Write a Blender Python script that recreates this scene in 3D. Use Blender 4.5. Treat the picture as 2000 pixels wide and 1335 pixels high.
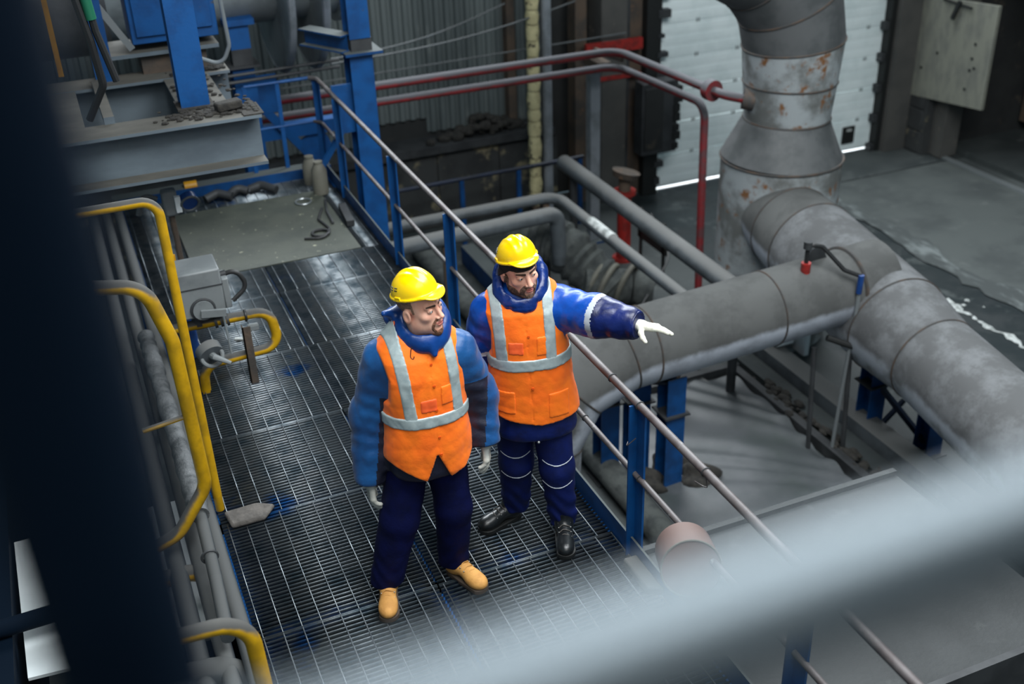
import bpy, bmesh, math, random
import numpy as np
from mathutils import Vector, Matrix

for _o in list(bpy.data.objects):
    bpy.data.objects.remove(_o)
SC = bpy.context.scene
COL = SC.collection
R = math.radians

# ------------------------------------------------------------------ camera
CAM = Vector((-2.33, -4.10, 4.0))
_y, _p, _r = R(21.935), R(29.422), R(-2.126)
_f = Vector((math.sin(_y)*math.cos(_p), math.cos(_y)*math.cos(_p), -math.sin(_p)))
_rt = _f.cross(Vector((0, 0, 1))).normalized()
_up = _rt.cross(_f)
_r2 = math.cos(_r)*_rt + math.sin(_r)*_up
_u2 = -math.sin(_r)*_rt + math.cos(_r)*_up
cd = bpy.data.cameras.new('camera')
cam = bpy.data.objects.new('camera', cd)
COL.objects.link(cam)
cam.matrix_world = Matrix(((_r2.x, _u2.x, -_f.x, CAM.x), (_r2.y, _u2.y, -_f.y, CAM.y), (_r2.z, _u2.z, -_f.z, CAM.z), (0, 0, 0, 1)))
cd.sensor_width = 36.0
cd.lens = 39.015
cd.clip_start = 0.05
cd.clip_end = 200
cd.dof.use_dof = True
cd.dof.focus_distance = 5.75
cd.dof.aperture_fstop = 1.55
SC.camera = cam

# ------------------------------------------------------------------ light
w = bpy.data.worlds.new('sky')
SC.world = w
w.use_nodes = True
_bg = w.node_tree.nodes['Background']
_bg.inputs[0].default_value = (0.55, 0.84, 1.0, 1)
_bg.inputs[1].default_value = 0.22

def area(name, loc, target, sx, sy, power, col):
    l = bpy.data.lights.new(name, 'AREA')
    l.shape = 'RECTANGLE'
    l.size, l.size_y, l.energy, l.color = sx, sy, power, col
    o = bpy.data.objects.new(name, l)
    COL.objects.link(o)
    o.location = loc
    d = Vector(target) - Vector(loc)
    o.rotation_euler = d.to_track_quat('-Z', 'Y').to_euler()
    return o
area('window_band_light', (4.5, 12.0, 8.5), (0.0, 1.0, 0.0), 14.0, 3.0, 3500, (0.90, 0.96, 1.0))
area('skylight', (1.2, -1.9, 8.6), (0.6, 1.8, 0.0), 8.0, 4.5, 1550, (0.95, 0.985, 1.0))
area('front_fill_light', (-2.0, -8.6, 8.6), (-0.5, 1.0, 1.0), 8.0, 3.5, 300, (1.0, 0.98, 0.95))  # added fill lamp behind the camera, brightens the workers' fronts
area('daylight_outside', (7.8, 11.4, -0.9), (7.8, 11.0, -2.5), 4.0, 0.8, 260, (0.95, 0.98, 1.0))

SC.view_settings.view_transform = 'Standard'
SC.view_settings.look = 'None'
SC.view_settings.gamma = 1.0
SC.view_settings.use_curve_mapping = False
SC.view_settings.exposure = 0.0

# ------------------------------------------------------------------ materials
def lin(c):
    return tuple((x/255/12.92 if x/255 <= 0.04045 else ((x/255+0.055)/1.055)**2.4) for x in c)
MATS = {}
def mat(name, col, rough=0.6, metal=0.0, col2=None, scale=8.0, lo=0.4, hi=0.65, bump=0.0, bscale=40.0,
        col3=None, scale3=3.0, lo3=0.55, hi3=0.7, stretch=None, dust=None, dlo=0.15, dhi=0.6, spec=0.5,
        sub=0.0, dust2=None, dn=0.5, coat=0.0, rough2=None, sheen=0.0, emit=None, estr=0.0):
    m = bpy.data.materials.new(name)
    m.use_nodes = True
    nt = m.node_tree
    N, L = nt.nodes, nt.links
    b = N['Principled BSDF']
    b.inputs['Roughness'].default_value = rough
    b.inputs['Metallic'].default_value = metal
    b.inputs['Specular IOR Level'].default_value = spec
    if sub:
        b.inputs['Subsurface Weight'].default_value = sub
        b.inputs['Subsurface Radius'].default_value = (0.012, 0.005, 0.003)
        b.inputs['Subsurface Scale'].default_value = 1.0
    if coat:
        b.inputs['Coat Weight'].default_value = coat
        b.inputs['Coat Roughness'].default_value = 0.15
    if sheen:
        b.inputs['Sheen Weight'].default_value = sheen
    if emit:
        b.inputs['Emission Color'].default_value = (*lin(emit), 1)
        b.inputs['Emission Strength'].default_value = estr
    tc = N.new('ShaderNodeTexCoord')
    src = tc.outputs['Object']
    if stretch:
        mp = N.new('ShaderNodeMapping')
        mp.inputs['Scale'].default_value = stretch
        L.new(src, mp.inputs['Vector'])
        src = mp.outputs['Vector']
    def noise(sc, det=6, vec=None, rg=0.6):
        n = N.new('ShaderNodeTexNoise')
        n.inputs['Scale'].default_value = sc
        n.inputs['Detail'].default_value = det
        n.inputs['Roughness'].default_value = rg
        L.new(vec or src, n.inputs['Vector'])
        return n.outputs['Fac']
    def ramp(fac, a, bb):
        r = N.new('ShaderNodeMapRange')
        r.interpolation_type = 'SMOOTHSTEP'
        r.inputs['From Min'].default_value = a
        r.inputs['From Max'].default_value = bb
        L.new(fac, r.inputs['Value'])
        return r.outputs['Result']
    def mix(fac, c1, c2):
        x = N.new('ShaderNodeMix')
        x.data_type = 'RGBA'
        L.new(fac, x.inputs[0])
        for s, c in ((6, c1), (7, c2)):
            if isinstance(c, tuple):
                x.inputs[s].default_value = (*c, 1)
            else:
                L.new(c, x.inputs[s])
        return x.outputs[2]
    cur = lin(col)
    if col2:
        fac = ramp(noise(scale), lo, hi)
        cur = mix(fac, cur, lin(col2))
        if rough2 is not None:
            mr = N.new('ShaderNodeMapRange')
            mr.inputs['To Min'].default_value = rough
            mr.inputs['To Max'].default_value = rough2
            L.new(fac, mr.inputs['Value'])
            L.new(mr.outputs['Result'], b.inputs['Roughness'])
    if col3:
        cur = mix(ramp(noise(scale3, 8), lo3, hi3), cur, lin(col3))
    if dust:
        g = N.new('ShaderNodeNewGeometry')
        sp = N.new('ShaderNodeSeparateXYZ')
        L.new(g.outputs['Normal'], sp.inputs[0])
        ad = N.new('ShaderNodeMath')
        ad.operation = 'MULTIPLY_ADD'
        ad.inputs[1].default_value = dn
        L.new(noise(6.0, 8), ad.inputs[0])
        L.new(sp.outputs['Z'], ad.inputs[2])
        df = ramp(ad.outputs[0], dlo+dn/2, dhi+dn/2)
        dc = lin(dust)
        if dust2:
            dc = mix(ramp(noise(2.6, 10, rg=0.7), 0.42, 0.62), dc, lin(dust2))
        cur = mix(df, cur, dc)
        mr = N.new('ShaderNodeMapRange')
        mr.inputs['To Min'].default_value = rough
        mr.inputs['To Max'].default_value = 0.85
        L.new(df, mr.inputs['Value'])
        L.new(mr.outputs['Result'], b.inputs['Roughness'])
        if metal:
            m2 = N.new('ShaderNodeMapRange')
            m2.inputs['To Min'].default_value = metal
            m2.inputs['To Max'].default_value = 0.0
            L.new(df, m2.inputs['Value'])
            L.new(m2.outputs['Result'], b.inputs['Metallic'])
    if isinstance(cur, tuple):
        b.inputs['Base Color'].default_value = (*cur, 1)
    else:
        L.new(cur, b.inputs['Base Color'])
    if bump:
        bn = N.new('ShaderNodeBump')
        bn.inputs['Strength'].default_value = bump
        bn.inputs['Distance'].default_value = 0.02
        L.new(noise(bscale, 8), bn.inputs['Height'])
        L.new(bn.outputs['Normal'], b.inputs['Normal'])
    MATS[name] = m
    return m
M = MATS
mat('blue', (0, 70, 128), 0.5, col2=(0, 58, 110), scale=5, bump=0.08, col3=(60, 62, 64), scale3=9, lo3=0.66, hi3=0.74)
mat('blue_dusty', (0, 62, 116), 0.5, col2=(0, 48, 92), scale=5, dust=(70, 76, 76), dlo=0.55, dhi=0.95)
mat('navy', (3, 22, 48), 0.5, col2=(6, 16, 34), scale=4)
mat('post_navy', (1, 14, 28), 0.8, spec=0.1)
mat('fg_rail', (82, 90, 95), 0.42, metal=0.75)
mat('galv', (104, 110, 114), 0.29, metal=0.85, col2=(52, 64, 72), scale=7, lo=0.35, hi=0.7, rough2=0.5, col3=(10, 60, 110), scale3=1.3, lo3=0.60, hi3=0.68)
mat('rod', (134, 140, 144), 0.38, metal=0.85, col2=(90, 98, 104), scale=9)
mat('duct', (176, 182, 192), 0.5, metal=0.1, col2=(150, 155, 164), scale=3, dust=(86, 87, 86), dust2=(74, 75, 74), dn=0.22, dlo=-0.16, dhi=0.04, bump=0.05, bscale=12)  # dust on top; pale base paints reflected light onto the underside
mat('duct_worn', (184, 190, 198), 0.5, metal=0.3, col2=(122, 124, 124), scale=3, col3=(170, 172, 174), scale3=7, lo3=0.6, hi3=0.75, dust=(84, 85, 86), dust2=(108, 110, 112), dn=0.22, dlo=-0.18, dhi=0.04, bump=0.05, bscale=12)  # pale base below the dust has the underside's reflected light painted in
mat('duct_rust', (158, 164, 166), 0.55, metal=0.15, col2=(104, 106, 104), scale=2.5, col3=(122, 84, 52), scale3=6, lo3=0.56, hi3=0.68, bump=0.06, bscale=15)
mat('duct_grey', (92, 94, 95), 0.6, metal=0.15, col2=(74, 77, 78), scale=3, bump=0.05, bscale=14)
mat('weld', (58, 57, 56), 0.7, col2=(78, 64, 54), scale=8)
mat('rail_steel', (98, 94, 94), 0.5, metal=0.25, col2=(78, 70, 70), scale=5, col3=(150, 150, 150), scale3=9, lo3=0.62, hi3=0.72)
mat('grey_pipe', (82, 88, 92), 0.5, col2=(66, 71, 74), scale=4, dust=(92, 93, 92), dlo=0.3, dhi=0.9)
mat('red_pipe', (124, 34, 38), 0.5, col2=(92, 32, 34), scale=6, dust=(80, 80, 84), dlo=-0.05, dhi=0.35)
mat('red_paint', (150, 34, 28), 0.5, col2=(110, 30, 26), scale=9)
mat('yellow_pipe', (184, 142, 6), 0.45, col2=(150, 116, 8), scale=6, dust=(70, 70, 68), dlo=0.15, dhi=0.5)
mat('yellow_plain', (190, 136, 4), 0.42, col2=(166, 116, 6), scale=7, col3=(120, 80, 30), scale3=10, lo3=0.68, hi3=0.74)
mat('concrete_floor', (58, 63, 63), 0.66, col2=(42, 48, 49), scale=0.9, lo=0.38, hi=0.62, col3=(76, 80, 79), scale3=2.6, lo3=0.56, hi3=0.74, bump=0.25, bscale=30)
mat('wet_floor', (40, 46, 48), 0.30, col2=(30, 36, 38), scale=1.4, col3=(70, 75, 75), scale3=3.0, lo3=0.56, hi3=0.7, bump=0.12, bscale=25, rough2=0.55)
mat('salt_streak', (58, 63, 63), 0.8, col2=(104, 110, 110), scale=7, lo=0.46, hi=0.68, stretch=(1, 0.35, 1), bump=0.2)
mat('slab', (70, 75, 74), 0.75, col2=(56, 61, 61), scale=1.3, col3=(84, 88, 87), scale3=4, lo3=0.58, hi3=0.75, bump=0.25, bscale=35)
mat('concrete_wall', (76, 75, 72), 0.85, col2=(66, 66, 64), scale=1.6, col3=(124, 116, 104), scale3=4, lo3=0.62, hi3=0.76, bump=0.3, bscale=22)
mat('concrete_dark', (52, 54, 54), 0.85, col2=(38, 40, 41), scale=1.8, col3=(124, 116, 92), scale3=3.2, lo3=0.56, hi3=0.68, bump=0.3, bscale=22)
mat('corrugated', (92, 100, 100), 0.55, metal=0.1, col2=(70, 78, 79), scale=1.2, col3=(108, 114, 112), scale3=5, lo3=0.55, hi3=0.8, stretch=(1, 1, 0.25))
mat('dark_wall', (36, 38, 38), 0.85, col2=(26, 28, 29), scale=1.4, col3=(64, 58, 50), scale3=3, lo3=0.6, hi3=0.74, bump=0.3)
mat('door_white', (226, 236, 236), 0.5, col2=(212, 224, 224), scale=2)
mat('door_hw', (140, 148, 148), 0.5, metal=0.2)
mat('black', (20, 22, 22), 0.6)
mat('rubber', (26, 27, 28), 0.5)
mat('dark_steel', (58, 60, 62), 0.6, metal=0.2, col2=(44, 46, 48), scale=4)
mat('rusty', (84, 70, 58), 0.8, col2=(58, 54, 50), scale=3, col3=(110, 82, 60), scale3=6, lo3=0.6, hi3=0.75, bump=0.2)
mat('board', (120, 121, 110), 0.85, col2=(104, 105, 98), scale=2.5, col3=(72, 70, 66), scale3=10, lo3=0.66, hi3=0.74, bump=0.25, stretch=(1, 2.5, 1))
mat('beam_grey', (98, 110, 118), 0.55, col2=(80, 90, 98), scale=2.2, dust=(66, 65, 60), dust2=(82, 80, 74), dlo=0.5, dhi=0.9, stretch=(0.4, 1, 1))
mat('dirt', (48, 46, 42), 0.95, col2=(30, 29, 28), scale=18, bump=0.5, bscale=60)
mat('tarp', (78, 81, 84), 0.5, col2=(62, 67, 69), scale=1.5, col3=(58, 65, 64), scale3=1.1, lo3=0.5, hi3=0.7)
mat('plate', (62, 66, 58), 0.7, col2=(50, 55, 49), scale=3, col3=(150, 150, 128), scale3=20, lo3=0.665, hi3=0.685, bump=0.12)
mat('plate_dark', (52, 58, 62), 0.6, metal=0.2, col2=(42, 48, 52), scale=4, col3=(92, 62, 40), scale3=3.2, lo3=0.64, hi3=0.72)
mat('foam', (190, 182, 140), 0.8, col2=(168, 160, 122), scale=6, col3=(60, 56, 46), scale3=9, lo3=0.60, hi3=0.64, bump=0.6, bscale=14)
mat('insul', (74, 78, 76), 0.9, col2=(54, 58, 58), scale=7, bump=0.9, bscale=9)
mat('edge_grey_shaded', (58, 63, 66), 0.5, col2=(46, 51, 54), scale=4, dust=(66, 68, 68), dlo=0.3, dhi=0.9)  # darker copy of grey_pipe, shade of the left side put into the colour
mat('insul_light', (92, 95, 97), 0.6, metal=0.2, col2=(56, 60, 62), scale=9, bump=0.7, bscale=18)
mat('box_grey', (114, 119, 120), 0.5, col2=(98, 103, 105), scale=4)
mat('sheet_white', (216, 222, 224), 0.5, col2=(200, 208, 210), scale=1.5)
mat('brown_drum', (104, 84, 78), 0.6, col2=(88, 70, 66), scale=4)
mat('chalk', (176, 180, 178), 0.85, col2=(120, 124, 122), scale=12)
mat('outdoor', (236, 240, 242), 0.9)
mat('tank_grey', (136, 144, 146), 0.5, metal=0.15, col2=(112, 118, 120), scale=2.5)
mat('wall_grey', (122, 128, 134), 0.5, col2=(100, 106, 110), scale=5)
mat('rag', (92, 88, 84), 0.9, col2=(70, 67, 64), scale=12, bump=0.5)
mat('ledge_dark', (46, 49, 50), 0.75, col2=(36, 39, 40), scale=1.6, col3=(62, 65, 65), scale3=5, lo3=0.58, hi3=0.75, bump=0.25)
mat('canister', (98, 97, 87), 0.7, col2=(90, 88, 80), scale=6)
mat('cyl_blue', (20, 60, 120), 0.4, col2=(14, 44, 92), scale=5)
mat('silver_pipe', (150, 156, 158), 0.3, metal=0.6)

# ------------------------------------------------------------------ mesh builder
def basis_from(d, up=(0, 0, 1)):
    d = np.array(d, float); d /= np.linalg.norm(d)
    up = np.array(up, float)
    if abs(d @ up) > 0.98*np.linalg.norm(up):
        up = np.array((0, 1., 0)) if abs(d[1]) < 0.9 else np.array((1., 0, 0))
    s = np.cross(d, up); s /= np.linalg.norm(s)
    return d, s, np.cross(s, d)

class MB:
    def __init__(self):
        self.v, self.f = [], []
    def add(self, vs, fs):
        o = len(self.v)
        self.v += [tuple(float(c) for c in x) for x in vs]
        self.f += [tuple(i+o for i in x) for x in fs]
        return self
    def hexa(self, p):
        return self.add(p, [(0, 3, 2, 1), (4, 5, 6, 7), (0, 1, 5, 4), (1, 2, 6, 5), (2, 3, 7, 6), (3, 0, 4, 7)])
    def box(self, x0, x1, y0, y1, z0, z1):
        return self.hexa([(x0, y0, z0), (x1, y0, z0), (x1, y1, z0), (x0, y1, z0), (x0, y0, z1), (x1, y0, z1), (x1, y1, z1), (x0, y1, z1)])
    def bar(self, a, b, wd, ht, up=(0, 0, 1)):
        d, s, u = basis_from(np.subtract(b, a), up)
        a, b = np.array(a, float), np.array(b, float)
        s, u = s*wd/2, u*ht/2
        return self.hexa([a-s-u, a+s-u, b+s-u, b-s-u, a-s+u, a+s+u, b+s+u, b-s+u])
    def tube(self, pts, r, n=14, caps=True, closed=False):
        P = [np.array(p, float) for p in pts]
        k = len(P)
        rs = list(r) if hasattr(r, '__len__') else [r]*k
        ds = [(P[i+1]-P[i])/np.linalg.norm(P[i+1]-P[i]) for i in range(k-1)]
        if closed:
            dl = P[0]-P[-1]; ds.append(dl/np.linalg.norm(dl))
        _, s, u = basis_from(ds[0])
        vs, prev = [], ds[0]
        for i in range(k):
            if closed:
                di, do = ds[i-1], ds[i]
            else:
                di = ds[i-1] if i else ds[0]
                do = ds[i] if i < k-1 else ds[-1]
            t = di+do; t /= np.linalg.norm(t)
            s = s-(s @ t)*t; s /= np.linalg.norm(s)
            u = np.cross(s, t)
            c = max(0.5, di @ t)
            bend = do-di
            nb = np.linalg.norm(bend)
            for j in range(n):
                a = 2*math.pi*j/n
                o = (math.cos(a)*s+math.sin(a)*u)*rs[i]
                if nb > 1e-6:
                    bb = bend/nb
                    o = o+bb*(o @ bb)*(1/c-1)
                vs.append(P[i]+o)
        fs = []
        for i in range(k-1 if not closed else k):
            for j in range(n):
                a, b = i*n+j, i*n+(j+1) % n
                i2 = (i+1) % k
                c, d = i2*n+(j+1) % n, i2*n+j
                fs.append((a, b, c, d))
        if caps and not closed:
            fs.append(tuple(range(n-1, -1, -1)))
            fs.append(tuple((k-1)*n+j for j in range(n)))
        return self.add(vs, fs)
    def cyl(self, a, b, r, r2=None, n=20):
        return self.tube([a, b], [r, r if r2 is None else r2], n)
    def ring(self, c, axis, rad, r, n=28, m=8):
        d, s, u = basis_from(axis)
        c = np.array(c, float)
        return self.tube([c+rad*(math.cos(2*math.pi*i/n)*s+math.sin(2*math.pi*i/n)*u) for i in range(n)], r, m, closed=True)
    def sphere(self, c, r, n=12, m=8, sc=(1, 1, 1)):
        vs = [(c[0], c[1], c[2]+r*sc[2])]
        for i in range(1, m):
            t = math.pi*i/m
            for j in range(n):
                p = 2*math.pi*j/n
                vs.append((c[0]+r*sc[0]*math.sin(t)*math.cos(p), c[1]+r*sc[1]*math.sin(t)*math.sin(p), c[2]+r*sc[2]*math.cos(t)))
        vs.append((c[0], c[1], c[2]-r*sc[2]))
        fs = [(0, 1+j, 1+(j+1) % n) for j in range(n)]
        for i in range(m-2):
            for j in range(n):
                a, b = 1+i*n+j, 1+i*n+(j+1) % n
                fs.append((a, a+n, b+n, b))
        e = len(vs)-1
        fs += [(e, 1+(m-2)*n+(j+1) % n, 1+(m-2)*n+j) for j in range(n)]
        return self.add(vs, fs)
    def prism(self, poly, vec):
        n = len(poly)
        a = [np.array(p, float) for p in poly]
        vec = np.array(vec, float)
        return self.add(a+[p+vec for p in a], [tuple(range(n-1, -1, -1)), tuple(range(n, 2*n))]+[(i, (i+1) % n, n+(i+1) % n, n+i) for i in range(n)])
    def ibeam(self, a, b, wd, ht, tf=0.014, tw=0.010, up=(0, 0, 1)):
        d, s, u = basis_from(np.subtract(b, a), up)
        a, b = np.array(a, float), np.array(b, float)
        h = ht/2-tf/2
        self.bar(a+u*h, b+u*h, wd, tf, u)
        self.bar(a-u*h, b-u*h, wd, tf, u)
        self.bar(a, b, tw, ht-2*tf, u)
        return self
    def build(self, name, m, parent=None, angle=35, bevel=0.0, kind=None, label=None):
        me = bpy.data.meshes.new(name)
        me.from_pydata(self.v, [], self.f)
        me.validate()
        bm = bmesh.new(); bm.from_mesh(me)
        bmesh.ops.recalc_face_normals(bm, faces=bm.faces)
        bm.to_mesh(me); bm.free()
        return finish(name, me, m, parent, angle, bevel, kind, label)

def finish(name, me, m, parent=None, angle=35, bevel=0.0, kind=None, label=None):
    o = bpy.data.objects.new(name, me)
    COL.objects.link(o)
    for mm in (m if isinstance(m, (list, tuple)) else [m]):
        me.materials.append(M[mm] if isinstance(mm, str) else mm)
    me.polygons.foreach_set('use_smooth', [True]*len(me.polygons))
    if angle < 180:
        me.set_sharp_from_angle(angle=R(angle))
    if parent:
        o.parent = parent
    if bevel:
        b = o.modifiers.new('bevel', 'BEVEL')
        b.width, b.segments, b.limit_method = bevel, 2, 'ANGLE'
    if kind:
        o['kind'] = kind
    if label:
        o['label'] = label
    return o

def tag(o, label, cat, group=None):
    o['label'], o['category'] = label, cat
    if group:
        o['group'] = group
    return o
def thing(name, label, cat, loc=(0, 0, 0), rz=0.0, group=None):
    o = bpy.data.objects.new(name, None)
    o.empty_display_size = 0.1
    COL.objects.link(o)
    o.location, o.rotation_euler = loc, (0, 0, rz)
    return tag(o, label, cat, group)
def struct(name):
    o = bpy.data.objects.new(name, None)
    COL.objects.link(o)
    o['kind'] = 'structure'
    return o
def dup(o, parent=None, loc=None):
    c = o.copy(); COL.objects.link(c)
    c.parent = parent
    if loc is not None:
        c.location = loc
    for ch in list(o.children):
        dup(ch, c)
    return c
def fillet(pts, rad, seg=7):
    P = [np.array(p, float) for p in pts]
    rads = rad if hasattr(rad, '__len__') else [rad]*len(P)
    out = [P[0]]
    for i in range(1, len(P)-1):
        a, b = P[i-1]-P[i], P[i+1]-P[i]
        la, lb = np.linalg.norm(a), np.linalg.norm(b)
        a, b = a/la, b/lb
        ang = math.acos(max(-1, min(1, a @ b)))
        if ang > 3.1:
            out.append(P[i]); continue
        rr = rads[i]
        t = min(rr/math.tan(ang/2), la*0.49, lb*0.49)
        rr = t*math.tan(ang/2)
        c = P[i]+(a+b)/np.linalg.norm(a+b)*(rr/math.sin(ang/2))
        s, e = P[i]+a*t-c, P[i]+b*t-c
        om = math.acos(max(-1, min(1, (s @ e)/(rr*rr))))
        for k in range(seg+1):
            q = k/seg
            out.append(c+(math.sin((1-q)*om)*s+math.sin(q*om)*e)/math.sin(om))
    out.append(P[-1])
    return out
def rng(seed):
    return random.Random(seed)
GZ = -2.5
# ================================================================== SETTING
fl = MB().box(-9, 5.2, -9, 10.6, GZ-0.2, GZ).build('floor', 'concrete_floor', kind='structure')
MB().box(5.203, 7.9, -9, 10.05, GZ-0.2, GZ-0.004).build('floor_slab', 'wet_floor', fl)
MB().box(7.93, 22, -9, 8.95, GZ-0.2, GZ+0.006).build('floor_slab', 'slab', fl)
MB().box(7.93, 22, 8.99, 10.05, GZ-0.2, GZ).build('floor_slab', 'concrete_floor', fl)
def ragged(x0, x1, y0, y1, amp, seed, z, name, m, parent, n=40):
    rr = rng(seed)
    mb = MB()
    L_, R_ = [], []
    a = b = 0.0
    for i in range(n+1):
        a = 0.7*a+rr.uniform(-amp, amp); b = 0.7*b+rr.uniform(-amp, amp)
        y = y0+(y1-y0)*i/n
        L_.append((x0+a, y, z)); R_.append((x1+b, y, z))
    vs = L_+R_
    mb.add(vs, [(i, i+1, n+2+i, n+1+i) for i in range(n)])
    return mb.build(name, m, parent)
ragged(7.72, 8.08, 2.0, 9.2, 0.10, 3, GZ+0.012, 'salt_streak', 'salt_streak', fl)
ragged(7.2, 7.24, 3.2, 5.2, 0.04, 5, GZ+0.004, 'salt_streak', 'chalk', fl, 40)
for i in range(14):
    rr = rng(100+i)
    x, y, s = rr.uniform(5.4, 7.6), rr.choice((rr.uniform(8.2, 9.7), rr.uniform(3, 5.5), rr.uniform(3, 9))), rr.uniform(0.015, 0.045)
    if 6.0 < x and y > 9: x -= 0.6
    k = 7
    MB().prism([(x+s*rr.uniform(.5, 1.2)*math.cos(6.283*j/k), y+s*rr.uniform(.5, 1.6)*math.sin(6.283*j/k), GZ) for j in range(k)], (0, 0, 0.006)).build('plaster_splash', 'chalk', fl)
MB().box(10.62, 10.72, 4.0, 9.1, GZ+0.006, GZ+0.03).build('floor_rail', 'silver_pipe', fl)

# back wall: backing, corrugated sheets, concrete dado
wb = MB().box(-6, 5.72, 10.62, 10.9, GZ, 4.6).build('wall_back', 'dark_wall', kind='structure')
def sheet(x0, x1, z0, z1, pitch=0.15):
    mb = MB(); xs, ys = [], []
    x = x0
    while x < x1-1e-6:
        for dx, dy in ((0, 0), (0.045, 0), (0.065, -0.04), (0.125, -0.04)):
            if x+dx < x1: xs.append(x+dx); ys.append(10.6+dy)
        x += pitch
    xs.append(x1); ys.append(10.6)
    n = len(xs)
    vs = [(a, b, z0) for a, b in zip(xs, ys)]+[(a, b, z1) for a, b in zip(xs, ys)]
    return mb.add(vs, [(i, i+1, n+i+1, n+i) for i in range(n-1)])
for i in range(9):
    x0 = -3.9+i*0.9
    hz = -1.12-0.05*(i % 3)
    if i == 6: hz = -0.95
    sheet(x0, x0+0.9, hz, 4.5).build('corrugated_sheet', 'corrugated', wb, angle=20)
dd = MB().box(-5, 4.2, 10.25, 10.62, GZ, -1.35).build('concrete_dado', 'concrete_dark', wb)
for i in range(6):
    MB().box(-1.4+i*0.95, -1.4+i*0.95+0.92, 10.215, 10.26, GZ+0.02, -1.42).build('dado_panel', 'concrete_dark', wb)
MB().box(-5, 4.2, 10.12, 10.62, -1.35, -1.24).build('ledge', 'dark_steel', wb)
rr = rng(7)
rub = MB()
for i in range(70):
    x = rr.gauss(3.2, 0.35); z = -1.24
    s = rr.uniform(0.02, 0.10)
    rub.sphere((x, 10.35+rr.uniform(-.12, .15), z+s*0.4+max(0, .25-abs(x-3.2)*.5)*rr.random()), s, 7, 5, (1, 1, 0.7))
rub.build('rubble', 'dirt', wb, kind='stuff')
MB().box(3.62, 3.74, 10.44, 10.6, -1.3, 4.5).build('frame_post', 'rusty', wb)
# columns between the sheet wall and the door
MB().box(4.86, 5.28, 9.95, 10.4, GZ, 4.5).build('concrete_column', 'concrete_wall', wb, bevel=0.02)
MB().box(4.52, 4.70, 10.1, 10.35, GZ, 4.5).build('steel_stanchion', 'rusty', wb)
MB().box(5.34, 5.56, 10.05, 10.5, GZ, 4.5).build('steel_stanchion', 'rusty', wb)
MB().box(5.56, 5.80, 9.9, 10.5, GZ, 4.5).build('door_jamb', 'black', wb)
MB().box(4.60, 5.5, 9.90, 9.97, -0.22, -0.06).build('red_channel', 'red_paint', wb)
MB().box(4.66, 5.5, 9.93, 9.99, -0.62, -0.56).build('red_channel', 'red_paint', wb)
MB().box(5.26, 5.34, 10.0, 10.3, GZ, 4.5).build('steel_stanchion', 'dark_steel', wb)
MB().box(5.72, 9.95, 10.6, 10.75, 2.1, 4.6).build('door_lintel', 'dark_wall', wb)
jr = rng(21)
for i in range(16):
    z = GZ+0.15+i*0.28
    MB().box(5.74, 5.80+jr.uniform(0.02, 0.14), 9.88, 10.0, z, z+jr.uniform(0.05, 0.14)).build('roller_bracket', 'dark_steel', wb)

# sectional door
dr = struct('door_1')
for k in range(9):
    z0 = GZ+0.05+0.5*k
    mb = MB().box(5.80, 9.90, 10.02, 10.06, z0+0.004, z0+0.496)
    for q in range(3):
        mb.box(5.80, 9.90, 10.0175, 10.021, z0+0.05+q*0.15, z0+0.14+q*0.15)
    p = mb.build('panel', 'door_white', dr, bevel=0.004)
    if k:
        for hx in (6.47, 7.18, 8.2, 9.0, 9.6):
            MB().box(hx-0.028, hx-0.012, 10.012, 10.021, z0-0.03, z0+0.03).box(hx+0.012, hx+0.028, 10.012, 10.021, z0-0.03, z0+0.03).cyl((hx-0.03, 10.008, z0), (hx+0.03, 10.008, z0), 0.007, n=8).build('hinge', 'door_hw', p)
MB().box(5.80, 9.90, 10.015, 10.065, GZ+0.042, GZ+0.054).build('bottom_seal', 'rubber', dr)
hb = MB().box(9.32, 9.56, 9.985, 10.013, -2.33, -2.04).build('pass_box', 'black', dr, bevel=0.01)
MB().box(9.39, 9.49, 9.978, 9.986, -2.12, -2.08).build('handle', 'chalk', hb)
MB().box(9.90, 9.99, 9.86, 10.06, GZ, 2.2).build('track', 'black', dr)
for k in range(9):
    z0 = GZ+0.06+0.5*k
    MB().box(9.82, 9.92, 9.88, 10.0, z0-0.06, z0+0.06).build('roller', 'dark_steel', dr)
MB().box(8.95, 8.98, 10.0, 10.013, -0.35, -0.29).build('green_tag', 'blue', dr)

# right side: jamb column, recessed wall, pilaster, dark bay with rusty sheets
wr = MB().box(10.0, 10.42, 9.75, 10.6, GZ, 4.6).build('wall_right', 'concrete_wall', kind='structure')
MB().box(10.42, 10.62, 9.35, 10.6, GZ, 4.6).build('recess_panel', 'concrete_dark', wr)
for k in range(4):
    MB().box(10.405, 10.43, 9.42, 9.74, GZ+0.03+k*0.36, GZ+0.36+k*0.36).build('recess_block', 'concrete_dark', wr, bevel=0.01)
MB().box(10.58, 10.92, 9.08, 9.38, GZ, 4.6).build('pilaster', 'concrete_wall', wr, bevel=0.02)
MB().box(14.0, 14.2, 2.0, 10.6, GZ, 4.6).build('bay_back', 'dark_wall', wr)
MB().box(10.92, 14.2, 9.4, 9.6, GZ, 4.6).build('bay_side', 'dark_wall', wr)
MB().box(10.75, 14.2, 2.0, 9.6, 0.85, 1.0).build('bay_shade_roof', 'dark_wall', wr)  # unseen roof added to keep light out of the bay
MB().box(10.95, 14.0, 2.0, 9.4, GZ, GZ+0.10).build('bay_step', 'concrete_floor', wr)
for k in range(4):
    y1 = 9.3-k*1.06
    MB().box(12.4, 12.44, y1-1.02, y1, -2.2, -1.0).build('rusted_sheet', 'rusty', wr)
    MB().box(12.36, 12.40, y1-1.06, y1-1.0, -2.4, -0.9).build('sheet_stile', 'black', wr)
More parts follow.
